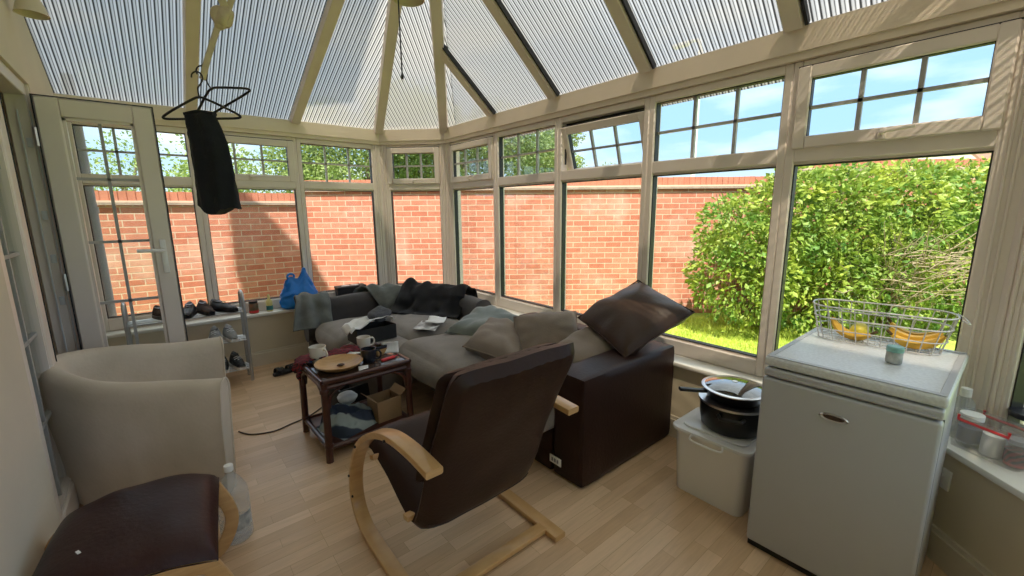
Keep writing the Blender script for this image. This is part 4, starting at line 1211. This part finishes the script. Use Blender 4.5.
# sandal on the floor
sdl = empty('sandal', 'black strapped sandal on the floor left of the coffee table', 'sandal', (.79, 4.20, 0), R(18))
pts = [((k / 14 - .5) * .27, .045 * math.sin(PI * (k + .6) / 15.2) ** .45) for k in range(15)]
MB().prism(pts + [(x, -y) for x, y in pts[::-1]], 0, .028, None, .006).build('sole', M['shoe_k'], sdl)
for x, h in ((-.095, .05), (-.06, .042), (.01, .045), (.045, .045), (.08, .036)):
    MB().sweep([(x, .046 * math.cos(PI * k / 10), .02 + h * math.sin(PI * k / 10)) for k in range(11)], rrect(.030, .006, .002, 1), up=(0, 1, 0)).build('strap', M['shoe_k'], sdl)

# ---- things on the left window board
SZ = .5105
cbag = empty('carrier_bag', 'bright blue plastic carrier bag standing on the back window board', 'bag', (1.04, 4.60, SZ))
m = MB()
def bagfn(a, b):
    ang = a * 2 * PI; t = b
    w_ = .176 * (1 - .04 * t) * (1 - .30 * max(0, t - .55) / .45); d_ = .088 * (1 - .86 * t ** 1.4)
    if t < .08: w_ *= .82 + 2.2 * t; d_ *= .82 + 2.2 * t
    x = w_ * math.copysign(abs(math.cos(ang)) ** .75, math.cos(ang)); y = d_ * math.copysign(abs(math.sin(ang)) ** .75, math.sin(ang))
    n_ = .013 * nz((x * 1.6, y * 3, t * .9), 9, 5)
    top = .262 + .055 * math.exp(-((x + .062) / .05) ** 2) + .115 * math.exp(-((x - .062) / .045) ** 2)
    return (x + n_ * math.cos(ang), y + n_ * math.sin(ang) + .01 * nz((x * 4, t, 0), 6, 2), t * top)
m.grid(bagfn, 60, 24, closed_u=True)
m.build('body', M['blue'], cbag)
h = MB(); h.sweep(smooth_path([(-.062 + .030 * math.cos(q_), 0, .318 + .024 * math.sin(q_)) for q_ in [2 * PI * k / 12 for k in range(12)]], 36, closed=True), rrect(.022, .010, .003, 2), up=(0, 1, 0), closed=True); h.build('handle', M['blue'], cbag)
h = MB(); h.sweep(smooth_path([(.075, 0, .34), (.066, -.006, .385), (.05, -.004, .372), (.042, 0, .31)], 14), rrect(.022, .010, .003, 2), up=(0, 1, 0)); h.build('handle', M['blue'], cbag)
jr_ = empty('jar', 'dark labelled glass jar on the window board near the shoe rack', 'jar', (.635, 4.61, SZ))
MB().lathe([(0, 0), (.036, 0), (.040, .006), (.040, .085), (.034, .098)], 24).build('body', M['bluejar'], jr_)
MB().lathe([(.0408, .008), (.0408, .03)], 24).build('label', M['red'], jr_)
MB().lathe([(.036, .098), (.037, .099), (.037, .115), (.034, .118), (0, .118)], 24).build('lid', M['pot'], jr_)
yb = empty('squeezy_bottle', 'small yellow bottle with teal label on the window board', 'bottle', (.768, 4.61, SZ))
MB().lathe([(0, 0), (.026, 0), (.028, .005), (.028, .09), (.022, .11), (.011, .122), (.010, .13)], 20).build('body', M['yellowb'], yb)
MB().lathe([(.0288, .012), (.0288, .055)], 20).build('label', M['blueb'], yb)
MB().lathe([(.0125, .128), (.0125, .146), (.006, .165), (0, .166)], 16).build('cap', M['yellowb'], yb)
kb = empty('gift_box', 'flat black box with painted highlights on top on the back window board', 'box', (1.56, 4.625, SZ), R(-4))
MB().box((.30, .13, .14), (0, 0, .07), bev=.004).build('box_body', M['blackbox'], kb)
MB().box((.305, .135, .03), (0, 0, .140), bev=.004).build('lid', M['blackbox'], kb)
for x in (-.05, .045): MB().lathe([(0, .1552), (.035, .1552), (.033, .158), (0, .159)], 14, TR((x, 0, 0), (0, 0, 0), (1.3, .7, 1))).build('lid_glint', M['white_pl'], kb)  # white discs painted on as the shiny highlights of the lid

# ---- storage box, casserole, frying pan
bo = empty('storage_box', 'milky clear plastic storage box with clip lid beside the fridge', 'box', (2.105, .862, 0), 0)
bw, bd, bh = .30, .365, .335
m = MB()
sec = [rrect(bw - .05 + .05 * t, bd - .05 + .05 * t, .04, 5) for t in (0, 1)]
def wallm(m, w0, d0, w1, d1, z0, z1, th=.003):
    n_ = 24
    A = rrect(w0, d0, .04, 5); B = rrect(w1, d1, .04, 5); A2 = rrect(w0 - 2 * th, d0 - 2 * th, .038, 5); B2 = rrect(w1 - 2 * th, d1 - 2 * th, .038, 5)
    k = len(A); vs = [(x, y, z0) for x, y in A] + [(x, y, z1) for x, y in B] + [(x, y, z1) for x, y in B2] + [(x, y, z0 + th) for x, y in A2]
    fs_ = []
    for j in range(k):
        jj = (j + 1) % k
        for q in range(3): fs_.append([q * k + j, q * k + jj, (q + 1) * k + jj, (q + 1) * k + j])
    fs_ += [list(range(k)), [3 * k + j for j in range(k)]]
    m.add(vs, fs_)
wallm(m, bw - .03, bd - .03, bw, bd, 0, bh); m.build('tub', M['boxplast'], bo, auto=50)
m = MB(); m.prism(rrect(bw + .03, bd + .03, .045, 5), bh + .001, bh + .02, None, .004); m.prism(rrect(bw - .05, bd - .05, .04, 5), bh + .02, bh + .030, None, .004); blid = m.build('lid', M['boxlid'], bo)
MB().tube(smooth_path([(-bw / 2 - .016, -.075, bh + .012), (-bw / 2 - .03, -.075, bh - .012), (-bw / 2 - .032, 0, bh - .016), (-bw / 2 - .03, .075, bh - .012), (-bw / 2 - .016, .075, bh + .012)], 22), .0055, 8).build('clip_handle', M['white_pl'], blid)
ctn = MB(); softbox_mb(bw - .06, bd - .06, .19, r=.03, puff=.01, wr=.02, n=8, seed=3, M=TR((0, 0, .10)), mb=ctn); ctn.build('contents', M['white_pa'], bo)
PZ = bh + .0305
pt = empty('casserole', 'black casserole pot standing on the storage box lid', 'pot', (2.14, .835, PZ))
MB().lathe([(0, 0), (.118, 0), (.13, .012), (.138, .06), (.140, .128), (.145, .131), (.145, .135), (.136, .134), (.133, .06), (.122, .01), (0, .008)], 44).build('body', M['pot'], pt)
MB().lathe([(.139, .122), (.1475, .126), (.1475, .136), (.139, .137)], 44).build('rim', M['chrome'], pt)
for a in (R(200), R(20)):
    m = MB(); c_, s__ = math.cos(a), math.sin(a)
    m.tube([(c_ * .135 - s__ * .05, s__ * .135 + c_ * .05, .10), (c_ * .172 - s__ * .04, s__ * .172 + c_ * .04, .102), (c_ * .176, s__ * .176, .102), (c_ * .172 + s__ * .04, s__ * .172 - c_ * .04, .102), (c_ * .135 + s__ * .05, s__ * .135 - c_ * .05, .10)], .008, 8); m.build('handle', M['pot'], pt)
pt.scale = (1.1, 1.1, 1.1)
fp = empty('frying_pan', 'black frying pan with glass lid stacked on the casserole', 'pan', (2.14, .835, PZ + .1505))
fp.scale = (1.1, 1.1, 1.1)
MB().lathe([(0, 0), (.10, 0), (.112, .006), (.132, .048), (.136, .05), (.128, .05), (.108, .008), (0, .004)], 44).build('body', M['pot'], fp)
hd2 = R(140)
m = MB(); m.sweep(smooth_path([(math.cos(hd2) * .128, math.sin(hd2) * .128, .038), (math.cos(hd2) * .17, math.sin(hd2) * .17, .04), (math.cos(hd2) * .25, math.sin(hd2) * .25, .048)], 12), rrect(.028, .016, .007, 3)); m.build('handle', M['pot'], fp)
lid = empty('glass_lid', 'round glass pan lid with steel rim resting on the frying pan', 'lid', (2.14, .835, PZ + .207))
lid.scale = (1.1, 1.1, 1.1)
MB().lathe([(0, .030), (.05, .028), (.10, .017), (.134, .002), (.134, 0), (.10, .0145), (.05, .0255), (0, .0275)], 48).build('glass', M['lidglass'], lid)
MB().lathe([(.131, -.001), (.138, -.001), (.139, .004), (.132, .006)], 48).build('rim', M['chrome'], lid)
MB().lathe([(.012, .0285), (.012, .031), (.008, .033), (0, .033)], 18).build('knob', M['chrome'], lid)

# ---- small fridge
fr = empty('fridge', 'grey white under counter fridge with speckled worktop lid', 'fridge', (2.12, .350, 0))
m = MB(); m.bx(-.235, .21, -.26, .26, .02, .825, .01); m.build('cabinet', M['fridge'], fr)
m = MB(); m.bx(-.293, -.240, -.262, .262, .035, .785, .012, 3); fdoor = m.build('door', M['fridge'], fr)
m = MB(); m.bx(-.285, -.238, -.261, .261, .789, .822, .008, 3); m.bx(-.2895, -.284, -.25, .25, .795, .803, .002); m.build('fascia', M['fridge'], fr)
m = MB(); m.bx(-.241, -.2345, -.262, .262, .04, .78); m.build('door_seal', M['gasket'], fdoor)
m = MB(); m.bx(-.27, -.236, -.26, .26, .0, .034); m.build('plinth', M['pot'], fr)
m = MB(); m.bx(-.276, .37, -.266, .266, .8275, .868, .012, 3); wtop = m.build('worktop', M['fridge_top'], fr)
lip = MB()
for a, b, c_, d in ((-.27, -.245, -.26, .26), (.335, .364, -.26, .26), (-.25, .34, -.26, -.24), (-.25, .34, .24, .26)): lip.bx(a, b, c_, d, .8675, .8705, .001, 1)
lip.build('worktop_rim', M['fridge'], wtop)
MB().lathe([(0, 0), (.043, 0), (.045, .003), (.040, .007), (.036, .005), (0, .005)], 30, TR((-.293, .012, .700), (0, -PI / 2, 0), (.34, 1, 1))).build('badge', M['chrome'], fdoor)
MB().lathe([(0, .0055), (.033, .0055), (.033, .0065), (0, .007)], 26, TR((-.293, .012, .700), (0, -PI / 2, 0), (.26, 1, 1))).build('badge_plate', M['darkglass'], fdoor, 'dark oval plate in the badge')
FZ = .8708
# wire fruit basket
bk_ = empty('wire_basket', 'grey wire basket of fruit on the fridge top', 'basket', (2.375, .362, FZ), R(10))
def oval(w, d, r, n_=9):
    return [(x, y) for x, y in rrect(w, d, r, n_)]
m = MB()
lv = [(.003, .17, .41), (.052, .185, .435), (.104, .197, .455), (.155, .21, .475)]
for z_, w_, d_ in lv: m.tube([(x, y, z_) for x, y in oval(w_, d_, w_ * .42)], .0025 if z_ < .1 else .0036, 6, closed=True)
o0 = oval(lv[0][1], lv[0][2], lv[0][1] * .42); o3 = oval(lv[3][1], lv[3][2], lv[3][1] * .42)
def along(poly, n_):
    P_ = [Vector((x, y, 0)) for x, y in poly]; L_s = [(P_[(i + 1) % len(P_)] - P_[i]).length for i in range(len(P_))]; T_ = sum(L_s); out_ = []
    for k in range(n_):
        s__ = T_ * k / n_; i = 0
        while s__ > L_s[i]: s__ -= L_s[i]; i += 1
        out_.append(P_[i].lerp(P_[(i + 1) % len(P_)], s__ / L_s[i]))
    return out_
A_, B2_ = along(o0, 26), along(o3, 26)
for a, b in zip(A_, B2_): m.tube([(a.x, a.y, .003), (b.x, b.y, .155)], .0022, 6)
for k in range(-4, 5): m.tube([(-.08, k * .042, .003), (.08, k * .042, .003)], .0018, 6)
for k in (-1, 0, 1): m.tube([(k * .045, -.19, .003), (k * .045, .19, .003)], .0018, 6)
m.build('basket', M['wire'], bk_)
hl = MB(); hl.tube(smooth_path([(-.06, -.24, .155), (-.06, -.262, .14), (0, -.268, .135), (.06, -.262, .14), (.06, -.24, .155)], 18), .0032, 6); hl.build('end_handle', M['wire'], bk_)

def banana(label, loc, rot, seed=1):
    r = empty('banana', label, 'banana', loc, 0, 'bananas in the wire basket'); r.rotation_euler = rot
    rad = .095; pts = []; scl = []
    for k in range(19):
        t = k / 18; a = R(-52 + 112 * t)
        pts.append((rad * math.sin(a), 0, rad * (1 - math.cos(a))))
        scl.append((.34 if t < .04 else .6 if t < .09 else min(1, .62 + 1.9 * (t - .06)) if t < .25 else 1 if t < .72 else max(.22, 1 - (t - .72) * 2.1)))
    sec_ = [(.020 * math.cos(2 * PI * j / 5 + .3) * 1.0, .020 * math.sin(2 * PI * j / 5 + .3)) for j in range(5)]
    sec_ = [p for j in range(5) for p in (sec_[j], tuple((sec_[j][i] + sec_[(j + 1) % 5][i]) * .54 for i in (0, 1)))]
    m_ = MB(); m_.sweep(pts, sec_, up=(0, 1, 0), scale=scl); m_.build('fruit', M['banana'], r)
    p0, p1 = Vector(pts[0]), Vector(pts[1]); d_ = (p0 - p1).normalized()
    MB().tube([p0 + d_ * .001, p0 + d_ * .014, p0 + d_ * .026], .0055, 8).build('stem', M['banana_d'], r)
    pe, pd = Vector(pts[-1]), Vector(pts[-2]); d_ = (pe - pd).normalized()
    MB().tube([pe, pe + d_ * .007], .004, 7).build('tip', M['banana_d'], r)
    return r
bz = FZ + .024
def bl(x, y, z=0):
    a = R(10); return (2.375 + x * math.cos(a) - y * math.sin(a), .362 + x * math.sin(a) + y * math.cos(a), bz + z)
banana('ripe banana at the front of the right hand bunch in the basket', bl(-.035, -.125), (R(6), R(-4), R(-80)))
banana('ripe banana in the middle of the right hand bunch in the basket', bl(-.005, -.115, .014), (R(-10), R(0), R(-88)))
banana('ripe banana lying on top at the back of the right hand bunch', bl(.032, -.11, .020), (R(-16), R(4), R(-97)))
banana('brown tipped banana at the left end of the basket with its stem up', bl(-.01, .095), (R(0), R(-12), R(78)))
lm = empty('mango', 'yellow green round fruit between the bananas in the basket', 'fruit', bl(.022, .062, .012))
MB().lathe([(0, -.034), (.018, -.030), (.031, -.014), (.034, .006), (.027, .026), (.012, .036), (0, .038)], 24, TR((0, 0, 0), (R(15), R(50), 0), (1, 1, 1.15))).build('flesh', M['lemon'], lm)
MB().tube([(.029, 0, .026), (.034, 0, .031)], .003, 6).build('stem', M['banana_d'], lm)
tj = empty('jar', 'small jar with teal lid and grey label on the fridge front edge', 'jar', (2.115, .262, FZ))
MB().lathe([(0, 0), (.023, 0), (.025, .003), (.025, .042), (.022, .046)], 26).build('body', M['label_w'], tj)
MB().lathe([(.0255, .0445), (.0265, .046), (.0265, .062), (.024, .065), (0, .065)], 26).build('lid', M['teal_lid'], tj)

# ---- right hand window board (bay side)
DZ = .5105
tc_ = empty('clip_box', 'clear plastic caddy with red clip handles of jars on the right window board', 'box', (2.372, -.022, DZ), R(-118))
W_, D_, H_ = .235, .125, .14
m = MB(); 
def wm(m, w0, d0, w1, d1, z0, z1, th, r_):
    A = rrect(w0, d0, r_, 4); B = rrect(w1, d1, r_, 4); A2 = rrect(w0 - 2 * th, d0 - 2 * th, r_ * .9, 4); B2 = rrect(w1 - 2 * th, d1 - 2 * th, r_ * .9, 4)
    k = len(A); vs = [(x, y, z0) for x, y in A] + [(x, y, z1) for x, y in B] + [(x, y, z1) for x, y in B2] + [(x, y, z0 + th) for x, y in A2]
    fs_ = [[q * k + j, q * k + (j + 1) % k, (q + 1) * k + (j + 1) % k, (q + 1) * k + j] for j in range(k) for q in range(3)] + [list(range(k)), [3 * k + j for j in range(k)]]
    m.add(vs, fs_)
wm(m, W_ - .03, D_ - .02, W_, D_, 0, H_, .002, .02); m.build('tub', M['clear'], tc_, auto=50)
for s_ in (-1, 1):
    h = MB(); y = s_ * (D_ / 2 + .004)
    h.tube([(-.075, y, H_ + .002), (-.075, y, H_ - .018), (.075, y, H_ - .018), (.075, y, H_ + .002)], .0055, 4); h.build('clip_handle', M['red'], tc_, 'red clip handle')
def dloc(x, y, z=0):
    a = R(-118); return (2.372 + x * math.cos(a) - y * math.sin(a), -.022 + x * math.sin(a) + y * math.cos(a), DZ + .0025 + z)
def jar(label, loc, r, h, lidm, bodym, lab=None, rr=.8, fill=None):
    t = empty('jar', label, 'jar', loc)
    jb = MB().lathe([(0, 0), (r * .9, 0), (r, .004), (r, h * .72), (r * rr, h * .84), (r * rr, h * .86)], 24).build('body', bodym, t)
    MB().lathe([(r * rr * 1.05, h * .845), (r * rr * 1.08, h * .85), (r * rr * 1.08, h), (0, h + .001)], 24).build('lid', lidm, t)
    if lab: MB().lathe([(r * 1.012, h * .15), (r * 1.012, h * .6)], 24).build('label', lab, jb)
    if fill: MB().lathe([(0, .004), (r * .93, .005), (r * .93, h * .5), (0, h * .5)], 20).build('contents', fill, t)
    return t
jar('white lidded jar with dark label at the left inside the clear caddy', dloc(-.072, 0), .033, .135, M['white_pl'], M['jarglass'], M['tan_text'], 1.0)
jar('short pale jar in the middle of the clear caddy', dloc(.002, .005), .034, .085, M['white_pl'], M['white_pl'], None, .9)
jar('jar with dark pink contents at the right inside the clear caddy', dloc(.072, -.003), .031, .105, M['grey_metal'], M['jarglass'], M['scarf'], .9, M['red'])
jar('tall clear plastic bottle with white cap behind the caddy', (2.475, .072, DZ), .034, .215, M['white_pl'], M['waterpl'], None, .48)
big = empty('storage_jar', 'large glass jar with black lid on the right window board', 'jar', (2.467, -.105, DZ))
MB().lathe([(0, 0), (.055, 0), (.062, .008), (.062, .13), (.054, .15), (.052, .155)], 30).build('body', M['jarglass'], big)
MB().lathe([(.056, .153), (.060, .155), (.060, .172), (.057, .175), (0, .175)], 30).build('lid', M['pot'], big)
ob = empty('spice_pot', 'orange tub beside the large black lidded jar at the right edge', 'pot', (2.375, -.185, DZ))
MB().lathe([(0, 0), (.028, 0), (.03, .004), (.03, .075), (.027, .08)], 22).build('body', M['orange'], ob)
MB().lathe([(.029, .079), (.031, .081), (.031, .095), (0, .096)], 22).build('lid', M['orange'], ob)
# wall socket below
so_ = empty('wall_socket', 'white double wall socket under the right window board', 'socket', (0, 0, 0))
wl = ringb(3, .15); pA, pB = Vector(wl[3]), Vector(wl[4]); td = (pB - pA).normalized()
pS = pA + td * .085; so_.location = (pS.x, pS.y, .36); so_.rotation_euler = (0, 0, math.atan2(td.y, td.x))
m = MB(); m.box((.085, .010, .086), (0, -.0055, 0), bev=.003); spl = m.build('plate', M['white_pl'], so_)
MB().box((.012, .006, .020), (.012, -.012, .018), bev=.002).build('switch', M['white_pl'], spl)
hl = MB(); hl.box((.004, .002, .009), (-.012, -.0112, .012)); hl.box((.009, .002, .004), (-.020, -.0112, -.006)); hl.box((.009, .002, .004), (-.004, -.0112, -.006)); hl.build('pin_holes', M['pot'], spl)

# ---- hanging strip, hangers, trousers
hs_ = empty('cotton_strip', 'knotted beige cotton strip hanging from the roof with hangers on it', 'strap', (.36, 2.2, 2.0))
def HL(mb, nm, m, root): o = mb.build(nm, m, None); o.parent = root; o.matrix_parent_inverse = Matrix.Translation(-root.location); return o
m = MB(); m.sweep(smooth_path([(.45, 2.115, 3.31), (.42, 2.14, 2.8), (.365, 2.19, 2.35), (.315, 2.2, 2.235), (.295, 2.2, 2.19), (.25, 2.2, 2.07), (.222, 2.2, 1.985)], 40), rrect(.022, .010, .004, 3), up=(0, 1, 0)); HL(m, 'strip', M['strip'], hs_)
m = MB(); softbox_mb(.05, .04, .085, r=.018, puff=.012, wr=.014, n=8, seed=8, sc=25, M=TR((.318, 2.2, 2.235), (0, R(20), 0)), mb=m); m.sweep(smooth_path([(.33, 2.195, 2.26), (.315, 2.18, 2.32), (.30, 2.19, 2.40)], 10), rrect(.03, .008, .003, 2), up=(0, 1, 0)); HL(m, 'knot', M['strip'], hs_)
def hanger_(label, loc, rot, w=.40):
    r = empty('coat_hanger', label, 'hanger', loc, 0, 'coat hangers on the strip'); r.rotation_euler = rot
    k = w / 2
    MB().tube(smooth_path([(0, 0, -.055), (.02, 0, -.058), (k * .6, 0, -.09), (k, 0, -.122), (k * .99, 0, -.134), (k * .5, 0, -.136), (0, 0, -.136), (-k * .5, 0, -.136), (-k * .99, 0, -.134), (-k, 0, -.122), (-k * .6, 0, -.09), (-.02, 0, -.058)], 84, closed=True), .0048, 8).build('frame', M['hanger'], r)
    MB().tube(smooth_path([(0, 0, -.055), (0, 0, -.02), (.012, 0, -.005), (.024, 0, .015), (.018, 0, .035), (0, 0, .042), (-.016, 0, .034), (-.02, 0, .02)], 32), .003, 7).build('hook', M['hanger'], r)
    return r
hanger_('front black coat hanger carrying the trousers', (.203, 2.2, 1.968), (0, 0, R(-40)), .30)
hanger_('tilted black coat hanger behind the one with trousers', (.232, 2.235, 2.005), (0, R(-26), R(-42)), .27)
tr = empty('trousers', 'black jersey trousers folded over the hanger by the door', 'trousers', (.203, 2.2, 1.832))
ca, sa = math.cos(R(-40)), math.sin(R(-40))
def trf(a, b):
    ang = a * 2 * PI; t = b
    w_ = .058 + .036 * t + .006 * math.sin(t * 5); d_ = .021 + .012 * min(1, t * 4)
    if t < .03: d_ *= .5
    x = w_ * math.copysign(abs(math.cos(ang)) ** .8, math.cos(ang)); y = d_ * math.sin(ang)
    f_ = .006 * math.sin(x * 90 + 5 * nz((x, y, t), 2, 4)) + .006 * nz((x * 2, y, t), 12, 3)
    x += .034 * t + .008 * math.sin(t * 4); y += f_ * (1 if y > 0 else -1)
    z = .0 + .012 * math.cos(ang) * 0 - t * (.385 + .02 * math.sin(x * 40 + 1) + .010 * (x > .06))
    return (x * ca - y * sa - .004, x * sa + y * ca, z + .022)
m = MB(); m.grid(trf, 48, 34, closed_u=True)
n0 = 48 * 34
m.f.append([i * 34 for i in range(48)]); m.sm.append(True); m.mi.append(0)
m.f.append([i * 34 + 33 for i in range(48)]); m.sm.append(True); m.mi.append(0)
m.build('legs', M['trousers'], tr)
m = MB(); m.sweep([(x * ca - .004, x * sa, .020 + .005 * math.cos(x * 40)) for x in [(-.058 + .0116 * k) for k in range(11)]], rrect(.03, .014, .005, 2), up=(0, 0, 1)); m.build('waistband', M['trousers'], tr)

# ---- lamps
wl_ = empty('wall_lamp', 'cream bell shaded lamp high on the house wall at top left', 'lamp', (XL, 3.50, 2.53))
LX = XL
m = MB(); m.lathe([(.018, .16), (.05, .13), (.062, .06), (.085, 0), (.10, -.055), (.104, -.062), (.10, -.064), (.082, -.002), (.058, .058), (.046, .126), (.016, .154)], 28, TR((.085, 0, .0), (0, 0, 0), (.66, .66, .66))); m.build('shade', M['shade'], wl_)
m = MB(); m.tube(smooth_path([(.012, 0, .09), (.045, 0, .13), (.085, 0, .13), (.085, 0, .10)], 14), .010, 8); m.build('arm', M['rafter'], wl_)
m = MB(); m.lathe([(0, 0), (.045, 0), (.045, .008), (.03, .02), (0, .022)], 20, TR((.001, 0, .09), (0, PI / 2, 0))); m.build('backplate', M['rafter'], wl_)
ch = empty('ceiling_light', 'three shade ceiling light with pull cord at the end of the ridge', 'lamp', (1.0, 2.088, 2.925))
m = MB(); m.tube([(0, 0, .40), (0, 0, -.02)], .012, 10); m.lathe([(0, -.06), (.05, -.05), (.06, 0), (.04, .05), (.012, .06)], 20); m.build('stem', M['rafter'], ch)
for a in (R(25), R(160), R(270)):
    c_, s__ = math.cos(a), math.sin(a)
    ar_ = MB().tube(smooth_path([(c_ * .04, s__ * .04, -.02), (c_ * .10, s__ * .10, -.07), (c_ * .13, s__ * .13, -.16), (c_ * .13, s__ * .13, -.22)], 12), .009, 8).build('arm', M['rafter'], ch)
    MB().lathe([(.02, -.22), (.045, -.25), (.055, -.33), (.082, -.425), (.078, -.425), (.051, -.33), (.041, -.25), (.016, -.226)], 24, TR((c_ * .13, s__ * .13, 0))).build('lamp_shade', M['shade'], ar_)
m = MB(); m.tube([(.038, .0, -.05), (.038, 0, -.80)], .0035, 6); pcd = m.build('pull_cord', M['pot'], ch)
m = MB(); m.lathe([(0, -.825), (.007, -.823), (.008, -.81), (.004, -.797), (0, -.797)], 10, TR((.038, 0, 0))); m.build('pull_toggle', M['pot'], pcd)

# ------------------------------------------------------------------ light, sky, camera
sd = Vector((.35, .38, -1.0)).normalized()
sl = bpy.data.lights.new('sun', 'SUN'); sl.energy = 9.0; sl.angle = R(.55); sl.color = (1.0, .91, .79)
so = bpy.data.objects.new('sun', sl); COL.objects.link(so); so.location = (-4, -4, 12)
so.rotation_euler = sd.to_track_quat('-Z', 'Y').to_euler()

wd = bpy.data.worlds.new('sky'); S.world = wd; wd.use_nodes = True
nt = wd.node_tree; nt.nodes.clear()
out = nt.nodes.new('ShaderNodeOutputWorld'); bg = nt.nodes.new('ShaderNodeBackground')
tc = nt.nodes.new('ShaderNodeTexCoord'); sp = nt.nodes.new('ShaderNodeSeparateXYZ'); nt.links.new(tc.outputs['Generated'], sp.inputs[0])
cr = nt.nodes.new('ShaderNodeValToRGB'); e = cr.color_ramp.elements
e[0].position = 0; e[0].color = (.55, .64, .72, 1); e[1].position = .75; e[1].color = (1.15, 1.2, 1.2, 1)
q = e.new(.14); q.color = (.30, .49, .73, 1)
q = e.new(.30); q.color = (.28, .47, .76, 1)
nt.links.new(sp.outputs[2], cr.inputs[0])
mp = nt.nodes.new('ShaderNodeMapping'); mp.inputs['Scale'].default_value = (1.4, 1.4, 4.5); nt.links.new(tc.outputs['Generated'], mp.inputs[0])
nx = nt.nodes.new('ShaderNodeTexNoise'); nx.inputs['Scale'].default_value = 2.2; nx.inputs['Detail'].default_value = 6; nt.links.new(mp.outputs[0], nx.inputs['Vector'])
mr = nt.nodes.new('ShaderNodeMapRange'); mr.inputs[1].default_value = .46; mr.inputs[2].default_value = .68; mr.inputs[4].default_value = .85; nt.links.new(nx.outputs[0], mr.inputs[0])
mx = nt.nodes.new('ShaderNodeMix'); mx.data_type = 'RGBA'; mx.inputs[7].default_value = (.76, .81, .86, 1)
nt.links.new(mr.outputs[0], mx.inputs[0]); nt.links.new(cr.outputs[0], mx.inputs[6])
nt.links.new(mx.outputs[2], bg.inputs[0]); bg.inputs[1].default_value = 1.5
nt.links.new(bg.outputs[0], out.inputs[0])

cd = bpy.data.cameras.new('camera'); co = bpy.data.objects.new('camera', cd); COL.objects.link(co)
yaw, pitch, roll, fpx = R(50.294), R(10.459), R(-.499), 425.98
Fv = Vector((math.cos(yaw) * math.cos(pitch), math.sin(yaw) * math.cos(pitch), -math.sin(pitch)))
Rv = Vector((math.sin(yaw), -math.cos(yaw), 0)); Uv = Rv.cross(Fv)
c_, s_ = math.cos(roll), math.sin(roll)
R2, U2 = Rv * c_ + Uv * s_, Uv * c_ - Rv * s_
co.matrix_world = Matrix(((R2.x, U2.x, -Fv.x, 0), (R2.y, U2.y, -Fv.y, 0), (R2.z, U2.z, -Fv.z, 1.461), (0, 0, 0, 1)))
cd.sensor_width = 36; cd.lens = 36 * fpx / 1024; cd.clip_start = .02; cd.clip_end = 300
S.camera = co
S.view_settings.view_transform = 'Standard'; S.view_settings.look = 'None'; S.view_settings.gamma = 1
S.view_settings.use_curve_mapping = False; S.view_settings.exposure = 0.46
S.cycles.use_denoising = True
S.cycles.max_bounces = 12; S.cycles.transparent_max_bounces = 24; S.cycles.diffuse_bounces = 5
S.cycles.sample_clamp_indirect = 6
